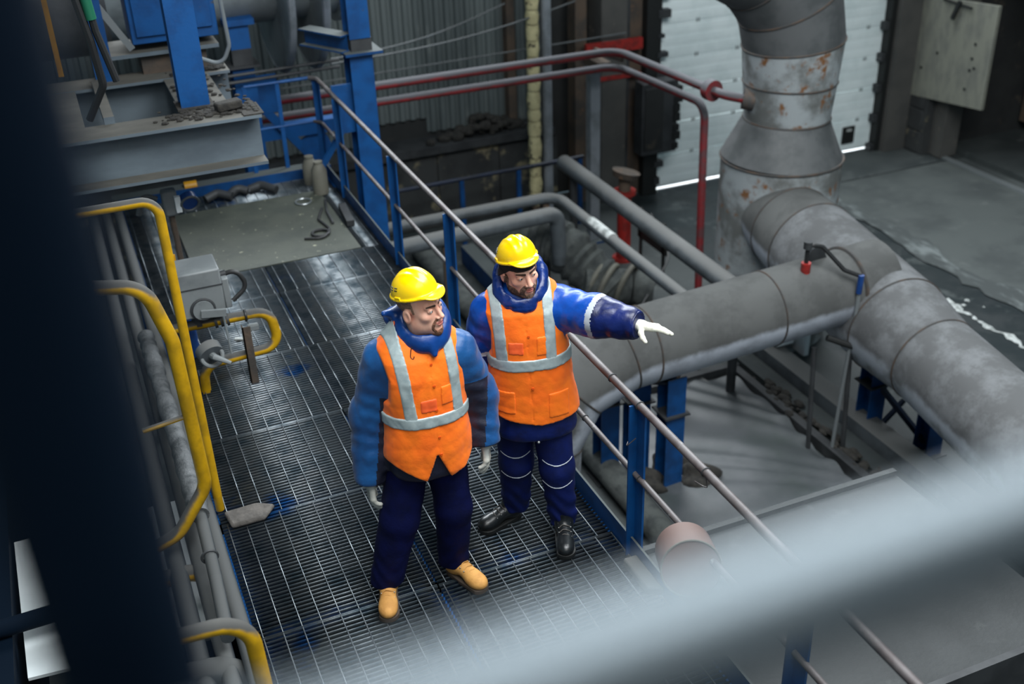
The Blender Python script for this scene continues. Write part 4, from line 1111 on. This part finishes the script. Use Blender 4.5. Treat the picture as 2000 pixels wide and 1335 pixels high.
def make_head(root, xf, beard_mat, kind):
    body = sdf_obj('body', head_sdf, (-0.17, -0.135, -0.26), (0.17, 0.145, 0.16), 0.0028, 'skin', root, xf=xf)
    for s in (-1, 1):
        ey = MB().sphere((s*0.0325, -0.0845, 0.0150), 0.0095, 16, 10)
        o = ey.build('eye', 'eye_white', body, angle=180); o.data.transform(xf)
        ir = MB().sphere((s*0.0325+0.0012, -0.0895, 0.0140), 0.0056, 12, 8)
        o2 = ir.build('iris', 'iris', o, angle=180); o2.data.transform(xf)
        def lid(P, s=s):
            Q = P.copy()
            d = ell(Q, (s*0.0325, -0.0840, 0.0165), (0.0135, 0.0125, 0.0110))
            cut = np.minimum(np.abs(P[:, 2]-0.0135)-0.0066+np.abs(P[:, 0]-s*0.0325)*0.22, 1)
            return np.maximum(np.maximum(d, -ell(Q, (s*0.0325, -0.0845, 0.0150), (0.0100, 0.0100, 0.0100))), -cut)
        sdf_obj('eyelid', lid, (s*0.0325-0.016, -0.10, 0.002), (s*0.0325+0.016, -0.07, 0.030), 0.0014, 'skin', body, xf=xf)
        bw = lambda P, s=s: np.maximum(cap(P, (s*0.016, -0.098, 0.0335), (s*0.048, -0.082, 0.0375), 0.0065, 0.004), -0.001-0*P[:, 0]) if False else smax(head_sdf(P)-0.0022, cap(P, (s*0.014, -0.098, 0.034), (s*0.049, -0.080, 0.0385), 0.0055, 0.0036), 0.001)
        sdf_obj('eyebrow', bw, (min(s*0.006, s*0.058), -0.112, 0.02), (max(s*0.006, s*0.058), -0.068, 0.05), 0.0016, 'brow', body, xf=xf)
    def lipf(P):
        up = cap(P, (-0.019, -0.0925, -0.0500), (0.019, -0.0925, -0.0500), 0.0052)
        mid = ell(P, (0, -0.0985, -0.0490), (0.017, 0.0062, 0.0050))
        low = ell(P, (0, -0.0975, -0.0590), (0.017, 0.0070, 0.0058))
        return np.minimum(smin(up, mid, 0.004), low)
    sdf_obj('lips', lipf, (-0.03, -0.11, -0.072), (0.03, -0.082, -0.040), 0.0014, 'lips', body, xf=xf)
    def beardf(P):
        rr = 0.0011*np.sin(P[:, 0]*700+P[:, 2]*300)*np.sin(P[:, 2]*640+P[:, 1]*200)
        d = head_sdf(P)-(0.0034 if kind == 'b' else 0.0026)+rr
        x = np.abs(P[:, 0])
        ringm = np.abs(vlen((P[:, [0, 2]]-np.array((0, -0.064)))/np.array((1.0, 1.05)))-0.033)-(0.0080 if kind == 'b' else 0.0045)
        chin = ell(P, (0, -0.085, -0.108), (0.034, 0.06, 0.030 if kind == 'b' else 0.024))
        m = np.minimum(ringm, chin)
        m = np.maximum(m, P[:, 1]+0.045)
        if kind == 'b':
            jaw = np.maximum(np.maximum(P[:, 2]+0.082-np.clip((x-0.03)*1.4, 0, 0.04), -(P[:, 2]+0.125)), P[:, 1]-0.0)
            side = np.maximum(np.maximum(np.abs(P[:, 1]+0.006)-0.008, P[:, 2]-0.005), -(P[:, 2]+0.07))
            side = np.maximum(side, 0.04-x)
            m = np.minimum(m, np.minimum(jaw, side))
        mouth = ell(P, (0, -0.095, -0.054), (0.023, 0.03, 0.0125))
        nose = ell(P, (0, -0.10, -0.024), (0.022, 0.03, 0.0125))
        m = np.maximum(np.maximum(m, -mouth), -nose)
        return np.maximum(d, m)
    sdf_obj('beard', beardf, (-0.085, -0.13, -0.145), (0.085, 0.03, 0.02), 0.0022, beard_mat, body, xf=xf)
    if kind == 'a':
        def hairf(P):
            d = head_sdf(P)-0.0022
            m = np.maximum(-(P[:, 2]-(0.034-0.9*np.clip(P[:, 1]-0.02, 0, 0.10))), -(P[:, 1]+0.020))
            sb = np.maximum(np.maximum(np.abs(P[:, 1]+0.016)-0.006, -(P[:, 2]-0.004)), P[:, 2]-0.05)
            return np.maximum(np.maximum(d, np.minimum(m, sb)), P[:, 2]-0.10)
        sdf_obj('hair', hairf, (-0.10, -0.07, -0.09), (0.10, 0.13, 0.11), 0.003, 'hair', body, xf=xf)
    else:
        def beanf(P):
            d = head_sdf(P)-0.009
            return np.maximum(np.maximum(d, -(P[:, 2]-(0.052-0.75*np.clip(P[:, 1]+0.05, 0, 0.12)))), P[:, 2]-0.12)
        sdf_obj('beanie', beanf, (-0.10, -0.12, -0.05), (0.10, 0.13, 0.13), 0.003, 'beanie', root, xf=xf)
    # hard hat
    def dome(P, g=0.0):
        q = ell(P, (0, 0.010, 0.060), (0.091-g, 0.110-g, 0.106-g))
        up = np.clip((P[:, 2]-0.09)/0.05, 0, 1)
        x = np.abs(P[:, 0])
        fade = np.clip(1.1-np.abs(P[:, 1]-0.0)/0.12, 0, 1)
        q = q-0.008*np.exp(-(x/0.011)**2)*up*fade-0.005*np.exp(-((x-0.034)/0.008)**2)*up*fade
        return q
    def hat(P):
        T = P.copy(); T[:, 2] = P[:, 2]+(0.27 if kind == 'b' else 0.10)*P[:, 1]-(0.018 if kind == 'b' else 0.022)
        d = np.maximum(dome(T), -(T[:, 2]-0.058))
        k = np.sqrt((T[:, 0]/0.091)**2+((T[:, 1]-0.010)/0.110)**2)
        rim = np.maximum(np.abs(k-1.0)*0.100-0.007, np.abs(T[:, 2]-0.060)-0.0055)
        d = smin(d, rim, 0.006)
        pk = T.copy(); pk[:, 2] = T[:, 2]+1.6*np.clip(-T[:, 1]-0.100, 0, 1)*0.35
        peak = np.maximum(ell(pk, (0, -0.080, 0.060), (0.070, 0.056, 0.030)), np.abs(pk[:, 2]-0.060)-0.0038)
        d = smin(d, peak, 0.010)
        inner = np.maximum(ell(T, (0, 0.010, 0.055), (0.084, 0.103, 0.099)), -(T[:, 2]-0.02))
        return np.maximum(d, -inner)
    ht = sdf_obj('hard_hat', hat, (-0.14, -0.215, 0.03), (0.14, 0.17, 0.205), 0.0032, 'helmet', root, xf=xf, smooth=2)
    kt, ct = (0.27, 0.018) if kind == 'b' else (0.10, 0.022)
    for s in (-1, 1):
        for yy, zt in ((0.042, 0.112), (0.042, 0.102), (0.072, 0.110), (0.072, 0.100)):
            xs = [s*0.0915*math.sqrt(max(0, 1-((y_-0.01)/0.1105)**2-((zt-0.06)/0.1065)**2)) for y_ in (yy-0.009, yy+0.009)]
            o = MB().bar((xs[0], yy-0.009, zt-kt*(yy-0.009)+ct), (xs[1], yy+0.009, zt-kt*(yy+0.009)+ct), 0.004, 0.0035).build('vent_slot', 'black', ht); o.data.transform(xf)
        o = MB().bar((s*0.091, 0.015, 0.068-kt*0.015+ct), (s*0.086, 0.048, 0.068-kt*0.048+ct), 0.012, 0.018).build('strap_lug', 'helmet', ht, bevel=0.003); o.data.transform(xf)
    return body

# ---------------------------------------------------------------- gloved hand: x toward thumb, y along fingers, z back of the hand
def hand_sdf(curl, thumb, g=1.0):
    segs = []
    bases = [(0.030, 0.088, 0.000, 0.070), (0.010, 0.094, 0.002, 0.078), (-0.010, 0.090, 0.001, 0.072), (-0.029, 0.080, -0.001, 0.056)]
    for i, (bx, by, bz, ln) in enumerate(bases):
        p = np.array((bx, by, bz)); a = 0.0
        sp = bx*2.0
        pts = [p]
        for k, fr in enumerate((0.45, 0.30, 0.25)):
            a += curl[i]*(0.8, 1.1, 0.8)[k]
            p = p+ln*fr*np.array((sp*0.35, math.cos(a), -math.sin(a)))
            pts.append(p)
        segs.append((pts, 0.0108*g, 0.0090*g))
    tb = [np.array((0.028, 0.020, -0.006))]
    for v, l in zip(thumb, (0.038, 0.032, 0.026)):
        v = np.array(v, float); tb.append(tb[-1]+l*v/np.linalg.norm(v))
    def f(P):
        d = rbox(P, (0.0, 0.048, 0.0), (0.042, 0.050, 0.016), 0.015)
        d = smin(d, cap(P, (0, -0.06, 0), (0, 0.01, 0), 0.030), 0.02)
        fg = None
        for pts, r0, r1 in segs:
            for k in range(3):
                c = cap(P, pts[k], pts[k+1], r0+(r1-r0)*k/3, r0+(r1-r0)*(k+1)/3)
                fg = c if fg is None else np.minimum(fg, c)
        d = smin(d, fg, 0.008)
        for k in range(3):
            d = smin(d, cap(P, tb[k], tb[k+1], 0.0145-0.0015*k, 0.013-0.0015*k), 0.010)
        return d
    return f
def frame_m(o, yv, zv, flip=False):
    y = Vector(yv).normalized(); z = Vector(zv); z = (z-z.dot(y)*y).normalized()
    x = y.cross(z)
    m = Matrix(((x.x, y.x, z.x, o[0]), (x.y, y.y, z.y, o[1]), (x.z, y.z, z.z, o[2]), (0, 0, 0, 1)))
    return m
def mirror_x(f):
    return lambda P: f(P*np.array((-1., 1, 1)))

def boot(root, heel, toe, m, sc=1.0):
    d = Vector((toe[0]-heel[0], toe[1]-heel[1], 0)).normalized()
    o = Vector((heel[0], heel[1], 0))+d*0.055
    xf = Matrix(((d.y, d.x, 0, o.x), (-d.x, d.y, 0, o.y), (0, 0, 1, 0.003), (0, 0, 0, 1)))
    def up(P):
        q = cap(P, (0, 0.0, 0.07), (0, -0.005, 0.15), 0.052, 0.054)
        q = smin(q, ell(P, (0, -0.008, 0.048), (0.044, 0.052, 0.042)), 0.03)
        q = smin(q, cap(P, (0, 0.03, 0.078), (0, 0.12, 0.056), 0.044, 0.040), 0.03)
        q = smin(q, ell(P, (0.004, 0.165, 0.048), (0.050, 0.068, 0.042)), 0.03)
        return smax(q, 0.022-P[:, 2], 0.006)
    def sole(P):
        q = cap(P*np.array((1, 1, 0)), (0, -0.012, 0), (0.004, 0.172, 0), 0.047, 0.056)
        q = np.maximum(q, np.abs(P[:, 0])-0.053)
        h = np.where((P[:, 1] > 0.03) & (P[:, 1] < 0.07), 0.010, 0.0)
        return np.maximum(np.maximum(q, P[:, 2]-0.027), h-P[:, 2])
    b = sdf_obj('boot', up, (-0.075, -0.085, 0.0), (0.075, 0.25, 0.215), 0.005, m, root, xf=xf)
    sdf_obj('sole', sole, (-0.07, -0.08, -0.006), (0.07, 0.25, 0.036), 0.004, 'sole' if m == 'boot_tan' else 'black', b, xf=xf, smooth=0)
    for k in range(4):
        yy, zz = 0.045+0.028*k, 0.124-0.010*k
        lc = MB().tube(fillet([(-0.032, yy-0.004, zz-0.014), (-0.012, yy+0.004, zz+0.004), (0.012, yy-0.004, zz+0.004), (0.032, yy+0.004, zz-0.014)], 0.02, 4), 0.0028, 6).build('lace', 'rag' if m == 'boot_black' else 'boot_tan', b)
        lc.data.transform(xf)
        for s in (-1, 1):
            ey = MB().sphere((s*0.033, yy, zz-0.014), 0.004, 8, 6).build('eyelet', 'snap', b); ey.data.transform(xf)
    return b

def person(label, loc, rz, S):
    root = thing('person', label, 'person', loc, rz)
    xfh = Matrix.Translation(S['head']) @ Matrix.Rotation(S['yaw'], 4, 'Z') @ Matrix.Rotation(S['nod'], 4, 'X') @ Matrix.Rotation(S['roll'], 4, 'Y') @ Matrix.Diagonal((1.06, 1.06, 1.06, 1))
    make_head(root, xfh, S['beard'], S['kind'])
    c0 = S['centre']; ta = S['turn']
    T0 = S['torso']
    def torso(P, off=0.0):
        Q = rotz(P, ta, c0)
        return loft(Q, T0[0], T0[1], T0[2], T0[3], T0[4], 2.35)-off
    def tf(P):
        return folds(P, S['seed'], 0.008, 13.0, (1, 1, 0.8))+folds(P, S['seed']+3, 0.003, 31.0)
    def arm(P, A, seed):
        d = None
        for (a, b, ra, rb) in A:
            t = tpar(P, a, b)
            wr = 0.0022*np.sin(t*70+3*np.sin(P @ np.array((9., 13, 7))+seed))+folds(P, seed, 0.012, 14)+folds(P, seed+5, 0.005, 30)
            c = cap(P, a, b, ra, rb)+wr
            d = c if d is None else smin(d, c, 0.035)
        return d
    sl = S['sleeve_end']
    def jacket(P):
        d = torso(P)+tf(P)*0.6
        for i, A in enumerate(S['arms']):
            e = arm(P, A, S['seed']+i)
            pl = (P-np.array(sl[i][0])) @ np.array(sl[i][1])
            e = smax(e, pl, 0.012)
            d = smin(d, e, 0.05)
        return d
    lo, hi = S['bounds']
    jk = sdf_obj('jacket', jacket, lo, hi, 0.0075, S['jacket_mats'], root, matfn=S['jacket_fn'])
    for i, A in enumerate(S['arms']):       # cuffs
        p0, nv = np.array(sl[i][0], float), np.array(sl[i][1], float)
        r_ = sl[i][2]
        cf = lambda P, p0=p0, nv=nv, r_=r_: np.maximum(np.abs((P-p0+0.018*nv) @ nv)-0.020, np.abs(vlen((P-p0)-((P-p0) @ nv)[:, None]*nv)-r_)-0.009)
        sdf_obj('cuff', cf, p0-0.13, p0+0.13, 0.005, S['cuff'], jk)
    # vest
    off = 0.016
    def vbase(P, o):
        Q = rotz(P, ta, c0)
        d = torso(P, o)+tf(P)
        u, y, z = Q[:, 0], Q[:, 1], Q[:, 2]
        L_ = np.interp(z, *S['arm_l']); R_ = np.interp(z, *S['arm_r'])
        d = smax(d, -u-L_, 0.006); d = smax(d, u-R_, 0.006)
        hem = np.interp(u, *S['hem'])
        d = smax(d, hem-z, 0.004)
        d = smax(d, -ell(Q, S['neck'][0], S['neck'][1]), 0.006)
        return d, u, y, z
    def vest(P):
        d, u, y, z = vbase(P, off)
        if S['slit']:
            a, zt, wl, wr_, zb = S['slit']
            s = np.clip((zt-z)/(zt-zb), 0, 2)
            inside = np.maximum(np.maximum(u-(a+wr_*s), (a-wl*s)-u), np.maximum(z-zt, y))
            d = np.maximum(d, -inside)
        d = np.maximum(d, -np.maximum(np.maximum(np.abs(u-S['placket'](z))-0.0016, y), -(torso(P, off-0.004)+tf(P))))
        return d
    vs_ = sdf_obj('vest', vest, lo, hi, 0.006, 'vest', root)
    for (z0, ua, ub, za, zb_) in S['vstrips']:
        def strip(P, ua=ua, ub=ub, za=za, zb_=zb_):
            d, u, y, z = vbase(P, off+0.0045)
            s = np.clip((za-z)/(za-zb_), 0, 1)
            c = ua+(ub-ua)*s
            return np.maximum(np.maximum(d, np.abs(u-c)-0.0285), zb_-z)
        sdf_obj('reflective_strip', strip, lo, hi, 0.006, 'reflective', vs_)
    def band(P):
        d, u, y, z = vbase(P, off+0.0055)
        zc = S['band'][0]+S['band'][2]*u
        return np.maximum(d, np.abs(z-zc)-S['band'][1])
    sdf_obj('reflective_band', band, lo, hi, 0.006, 'reflective', vs_)
    def printp(P):
        d, u, y, z = vbase(P, off+0.003)
        a, b, c, e = S['print']
        return np.maximum(np.maximum(d, y+0.02), np.maximum(np.maximum(a-u, u-b), np.maximum(c-z, z-e)))
    sdf_obj('print_patch', printp, lo, hi, 0.005, 'vest_print', vs_)
    for (a, b, c, e) in S['pockets']:
        def pk(P, a=a, b=b, c=c, e=e):
            d, u, y, z = vbase(P, off+0.004)
            return np.maximum(np.maximum(d, y+0.02), np.maximum(np.maximum(a-u, u-b), np.maximum(c-z, z-e)))
        sdf_obj('pocket', pk, lo, hi, 0.005, 'vest', vs_)
    for zb_ in S['buttons']:
        u0 = S['placket'](np.array([zb_]))[0]+0.010
        ys = np.linspace(-0.30, 0.0, 301)
        Qs = np.stack([np.full(301, u0), ys, np.full(301, zb_)], 1)
        ca, sa = math.cos(ta), math.sin(ta)
        Ps = np.stack([ca*Qs[:, 0]-sa*Qs[:, 1]+c0[0], sa*Qs[:, 0]+ca*Qs[:, 1]+c0[1], Qs[:, 2]], 1)
        k = np.argmax(vbase(Ps, off)[0] < 0)
        p = Ps[k]; nrm = np.array((math.sin(ta), -math.cos(ta), 0.1))
        MB().cyl(p-nrm*0.003, p+nrm*0.004, 0.0085, 0.006, 14).build('button', 'button', vs_)
    # hood / collar
    for nm, fn, lo2, hi2, mm in S['collar']:
        sdf_obj(nm, fn, lo2, hi2, 0.005, mm, root)
    # trousers
    def trou(P):
        d = None
        for (hp, kn, an, r0, r1, r2, sd) in S['legs']:
            t = tpar(P, kn, an)
            fd = folds(P, sd, 0.009, 11, (1, 1, 0.7))
            rings = 0.006*np.sin(P[:, 2]*62+4*np.sin(P[:, 0]*22+sd)+3*np.sin(P[:, 1]*17))*np.clip((0.42-P[:, 2])/0.3, 0, 1)*S['stack']
            c = smin(cap(P, hp, kn, r0, r1), cap(P, kn, an, r1, r2), 0.03)+fd+rings
            c = np.maximum(c, an[2]-0.02-P[:, 2]+S['cuff_tilt']*(P[:, 1]-an[1]))
            d = c if d is None else np.minimum(d, c)
        hip = ell(P, S['hip'][0], S['hip'][1])
        return smin(d, hip, 0.04)
    tr = sdf_obj('trousers', trou, (-0.36, -0.24, 0.02), (0.36, 0.28, 1.0), 0.0075, S['tr_mat'], root)
    for (zc, sl_, i) in S['piping']:
        hp, kn, an = S['legs'][i][0], S['legs'][i][1], S['legs'][i][2]
        def pf(P, zc=zc, sl_=sl_, i=i, kn=kn):
            dx = P[:, 0]-kn[0]
            zz = zc+sl_*np.abs(dx)**2*3.5
            return np.maximum(np.maximum(trou(P)-0.0035, np.abs(P[:, 2]-zz)-0.0035), np.maximum(P[:, 1]-kn[1], np.abs(dx)-0.082))
        sdf_obj('reflective_piping', pf, (kn[0]-0.14, kn[1]-0.16, zc-0.03), (kn[0]+0.14, kn[1]+0.02, zc+0.11), 0.004, 'piping', tr, smooth=1)
    for (h_, t_) in S['feet']:
        boot(root, h_, t_, S['boot'])
    for (o, yv, zv, left, curl, thumb, gm) in S['hands']:
        f = hand_sdf(curl, thumb, 1.12)
        if left: f = mirror_x(f)
        sdf_obj('glove', f, (-0.12, -0.10, -0.10), (0.12, 0.20, 0.07), 0.0032, gm, root, xf=frame_m(o, yv, zv))
    return root

# ================================================================== person with crossed-out stance, left
cA = (0.062, 0.0); tA = R(14)
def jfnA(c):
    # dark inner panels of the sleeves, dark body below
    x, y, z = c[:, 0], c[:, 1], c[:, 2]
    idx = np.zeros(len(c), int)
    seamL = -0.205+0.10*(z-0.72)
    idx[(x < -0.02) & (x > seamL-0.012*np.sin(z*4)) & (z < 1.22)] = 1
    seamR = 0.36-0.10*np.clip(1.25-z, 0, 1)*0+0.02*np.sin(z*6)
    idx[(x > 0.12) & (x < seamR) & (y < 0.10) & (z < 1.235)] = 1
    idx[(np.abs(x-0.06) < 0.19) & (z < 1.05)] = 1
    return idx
def hoodA(P):
    Q = P-np.array((0.086, 0.015, 1.552))
    k = np.sqrt((Q[:, 0]/0.105)**2+(Q[:, 1]/0.110)**2)
    zt = 0.05*np.clip(Q[:, 1], -0.1, 0.15)/0.1+0.05*np.clip(-Q[:, 0], -0.12, 0.15)
    ring = np.sqrt(((k-1)*0.105)**2+((Q[:, 2]-zt)*0.62)**2)-0.029
    ring = ring+folds(P, 61, 0.006, 20)
    hood = ell(P, (0.030, 0.110, 1.545), (0.120, 0.075, 0.062))
    tip = cap(P, (-0.02, 0.07, 1.585), (-0.085, 0.00, 1.625), 0.030, 0.010)
    d = smin(ring, smin(hood, tip, 0.03)+folds(P, 62, 0.008, 18), 0.03)
    d = smin(d, cap(P, (0.118, -0.090, 1.500), (0.128, -0.122, 1.455), 0.026, 0.014), 0.02)
    return smax(d, -ell(P, (0.088, -0.005, 1.60), (0.088, 0.098, 0.13)), 0.01)
legsA = [((-0.025, 0.0, 0.86), (-0.110, -0.040, 0.48), (-0.206, -0.050, 0.11), 0.108, 0.096, 0.088, 5),
         ((0.145, 0.01, 0.86), (0.165, 0.0, 0.48), (0.150, 0.055, 0.10), 0.106, 0.092, 0.080, 6)]
A = dict(kind='a', seed=11, head=Vector((0.080, -0.030, 1.652)), yaw=R(50), nod=R(-6), roll=R(-4), beard='beard', centre=cA, turn=tA,
    torso=((0.76, 0.80, 0.92, 1.08, 1.20, 1.33, 1.42, 1.475, 1.53, 1.57), [0.0]*10, [0.0, 0, 0, 0, 0, 0.005, 0.012, 0.02, 0.028, 0.03], [0.185, 0.200, 0.200, 0.186, 0.184, 0.196, 0.192, 0.165, 0.115, 0.085], [0.140, 0.150, 0.152, 0.146, 0.142, 0.140, 0.126, 0.108, 0.088, 0.075]),
    arms=[[((-0.115, 0.015, 1.375), (-0.198, 0.035, 1.08), 0.093, 0.092), ((-0.198, 0.035, 1.08), (-0.235, -0.02, 0.74), 0.092, 0.080)],
          [((0.245, 0.03, 1.385), (0.335, 0.07, 1.10), 0.086, 0.084), ((0.335, 0.07, 1.10), (0.350, 0.00, 0.85), 0.084, 0.072)]],
    sleeve_end=[((-0.232, -0.022, 0.715), (-0.087, -0.16, -0.98), 0.066), ((0.347, 0.0, 0.855), (0.06, -0.27, -0.96), 0.058)],
    bounds=((-0.36, -0.22, 0.66), (0.47, 0.26, 1.62)),
    jacket_mats=['jacket_a', 'jacket_a_dark'], jacket_fn=jfnA, cuff='jacket_a_dark',
    arm_l=([0.7, 1.10, 1.16, 1.22, 1.34, 1.43, 1.49], [9, 9, 0.23, 0.185, 0.180, 0.196, 0.21]), arm_r=([0.7, 1.10, 1.16, 1.22, 1.32, 1.40, 1.46], [9, 9, 0.23, 0.185, 0.176, 0.188, 0.20]),
    hem=([-0.30, -0.21, -0.05, 0.05, 0.15, 0.23], [0.90, 0.880, 0.77, 0.765, 0.80, 0.90]), neck=((0.0, -0.015, 1.555), (0.108, 0.122, 0.085)),
    slit=(0.002, 0.930, 0.066, 0.072, 0.755), placket=lambda z: 0.006+0.012*(1.2-z),
    vstrips=[(0, -0.135, -0.100, 1.50, 1.08), (0, 0.110, 0.135, 1.50, 1.08)], band=(1.112, 0.0315, 0.0),
    print=(-0.060, 0.020, 1.165, 1.235), pockets=[(0.045, 0.105, 1.19, 1.29)], buttons=(1.405, 1.30, 1.17, 1.02, 0.925)[0:5],
    collar=[('hood', hoodA, (-0.16, -0.17, 1.38), (0.25, 0.24, 1.72), 'hood_a')],
    legs=legsA, hip=((0.062, 0.0, 0.86), (0.175, 0.135, 0.13)), stack=0.35, cuff_tilt=0.0, tr_mat='trousers_a', piping=[],
    feet=[((-0.205, 0.0), (-0.207, -0.27)), ((0.125, 0.085), (0.290, -0.125))], boot='boot_tan',
    hands=[((-0.236, -0.040, 0.715), (0.0, -0.12, -1), (-1, -0.25, 0), False, (0.25, 0.32, 0.4, 0.46), ((0.5, 0.8, -0.3), (0.2, 1, -0.3), (0.0, 1, -0.3)), 'glove_grey'),
           ((0.350, -0.012, 0.862), (0.02, -0.22, -1), (1, -0.25, 0), True, (0.16, 0.26, 0.36, 0.44), ((0.5, 0.8, -0.3), (0.2, 1, -0.3), (0.0, 1, -0.3)), 'glove_grey')])
PA = person('person in tan boots and orange vest, head turned away in profile', (-1.10, 0.288, 0.0), R(-15.6), A)
o = MB().tube(fillet([(0.045, -0.10, 1.53), (0.022, -0.118, 1.49), (0.016, -0.128, 1.455), (0.028, -0.132, 1.44), (0.034, -0.128, 1.458)], 0.015), 0.0022, 6).build('drawcord', 'black', PA)

# ================================================================== person pointing, right
cB = (0.005, 0.0); tB = R(6)
def jfnB(c):
    x, y, z = c[:, 0], c[:, 1], c[:, 2]
    idx = np.zeros(len(c), int)
    ud = (c-np.array((0.20, 0.0, 1.40))) @ (np.array((0.33, -0.25, 0.03))/0.415)
    idx[(x > 0.12) & (ud > 0.235) & (z > 1.2)] = 1
    idx[(x > 0.12) & (ud > 0.205) & (ud <= 0.235) & (z > 1.2)] = 2
    idx[(x < -0.12) & (z < 1.155+0.15*(x+0.25))] = 1
    idx[(x < -0.12) & (z >= 1.155+0.15*(x+0.25)) & (z < 1.180+0.15*(x+0.25))] = 2
    idx[(x > -0.19) & (x < 0.30) & (z < 1.05)] = 1
    return idx
def hoodB(P):
    Q = P-np.array((-0.016, 0.005, 1.562))
    k = np.sqrt((Q[:, 0]/0.112)**2+(Q[:, 1]/0.116)**2)
    zt = 0.06*np.clip(Q[:, 1], -0.12, 0.15)/0.1+0.10*np.clip(Q[:, 0], -0.05, 0.12)*np.clip(Q[:, 1]/0.08+0.6, 0, 1)
    ring = np.sqrt(((k-1)*0.115)**2+((Q[:, 2]-zt)*0.72)**2)-0.026
    ring = ring+folds(P, 71, 0.013, 34)
    hood = ell(P, (0.0, 0.125, 1.555), (0.125, 0.075, 0.085))+folds(P, 72, 0.008, 20)
    d = smin(ring, hood, 0.03)
    return smax(d, -ell(P, (-0.014, -0.025, 1.60), (0.092, 0.105, 0.13)), 0.01)
legsB = [((-0.070, 0.03, 0.84), (-0.070, 0.035, 0.46), (-0.080, 0.125, 0.10), 0.108, 0.090, 0.074, 8),
         ((0.115, 0.0, 0.84), (0.152, -0.030, 0.46), (0.180, 0.005, 0.085), 0.108, 0.090, 0.076, 9)]
sh, el_, wr_ = (0.180, 0.01, 1.405), (0.350, -0.13, 1.425), (0.535, -0.25, 1.437)
nb = np.subtract(wr_, el_); nb = nb/np.linalg.norm(nb)
B = dict(kind='b', seed=23, head=Vector((-0.018, -0.035, 1.640)), yaw=R(25), nod=R(4), roll=R(-8), beard='beard_dark', centre=cB, turn=tB,
    torso=((0.70, 0.74, 0.86, 1.02, 1.16, 1.32, 1.44, 1.495, 1.545, 1.58), [0.035, 0.035, 0.03, 0.022, 0.014, 0.005, 0, 0, 0, 0], [0.0, 0, 0, 0, 0, 0.0, 0.008, 0.016, 0.02, 0.02], [0.212, 0.222, 0.212, 0.192, 0.184, 0.192, 0.196, 0.172, 0.115, 0.085], [0.150, 0.156, 0.154, 0.146, 0.142, 0.138, 0.126, 0.108, 0.088, 0.075]),
    arms=[[((-0.180, 0.015, 1.405), (-0.245, 0.06, 1.12), 0.084, 0.078), ((-0.245, 0.06, 1.12), (-0.205, 0.02, 0.86), 0.076, 0.064)],
          [(sh, el_, 0.108, 0.098), (el_, wr_, 0.098, 0.070)]],
    sleeve_end=[((-0.207, 0.02, 0.87), (0.15, -0.15, -0.97), 0.052), (tuple(np.array(wr_)+nb*0.012), tuple(nb), 0.060)],
    bounds=((-0.36, -0.40, 0.66), (0.64, 0.24, 1.62)),
    jacket_mats=['jacket_b', 'jacket_b_dark', 'piping'], jacket_fn=jfnB, cuff='jacket_b_dark',
    arm_l=([0.7, 1.06, 1.14, 1.22, 1.34, 1.44, 1.50], [9, 9, 0.215, 0.182, 0.182, 0.205, 0.22]), arm_r=([0.7, 1.16, 1.24, 1.28, 1.34, 1.40, 1.46], [9, 9, 0.215, 0.185, 0.172, 0.165, 0.165]),
    hem=([-0.30, -0.21, -0.05, 0.05, 0.15, 0.26], [0.885, 0.870, 0.83, 0.815, 0.825, 0.84]), neck=((0.0, -0.03, 1.600), (0.130, 0.160, 0.108)),
    slit=None, placket=lambda z: -0.016+0.045*(1.4-z),
    vstrips=[(0, -0.155, -0.135, 1.52, 1.19), (0, 0.100, 0.112, 1.52, 1.14)], band=(1.172, 0.0325, 0.03),
    print=(-0.105, -0.030, 1.235, 1.305), pockets=[(0.035, 0.085, 1.225, 1.33), (0.09, 0.20, 0.86, 1.0), (-0.17, -0.08, 0.89, 1.02)], buttons=(1.335, 1.04),
    collar=[('hood', hoodB, (-0.20, -0.18, 1.38), (0.20, 0.23, 1.70), 'hood_b')],
    legs=legsB, hip=((0.022, 0.012, 0.84), (0.190, 0.140, 0.13)), stack=1.0, cuff_tilt=0.0, tr_mat='trousers_b',
    piping=[(0.545, 1.0, 0), (0.405, 1.0, 0), (0.525, 1.0, 1), (0.375, 1.0, 1)],
    feet=[((-0.062, 0.155), (-0.255, 0.0)), ((0.182, 0.02), (0.190, -0.20))], boot='boot_black',
    hands=[((0.548, -0.258, 1.437), (0.150, -0.075, 0.010), (0.05, 0.30, 1), False, (0.10, 0.16, 0.22, 0.28), ((0.95, 0.42, -0.55), (0.75, 0.65, -0.6), (0.55, 0.8, -0.55)), 'glove'),
           ((-0.205, 0.015, 0.87), (0.05, -0.1, -1), (-1, -0.25, 0), False, (0.4, 0.45, 0.5, 0.55), ((0.5, 0.8, -0.3), (0.2, 1, -0.3), (0.0, 1, -0.3)), 'glove')])
PB = person('person in black boots and orange vest pointing with gloved hand', (-0.429, 0.443, 0.0), R(-22.65), B)
o = MB().sphere((0.055, -0.178, 0.722), 0.008, 10, 6).build('snap_button', 'snap', PB)
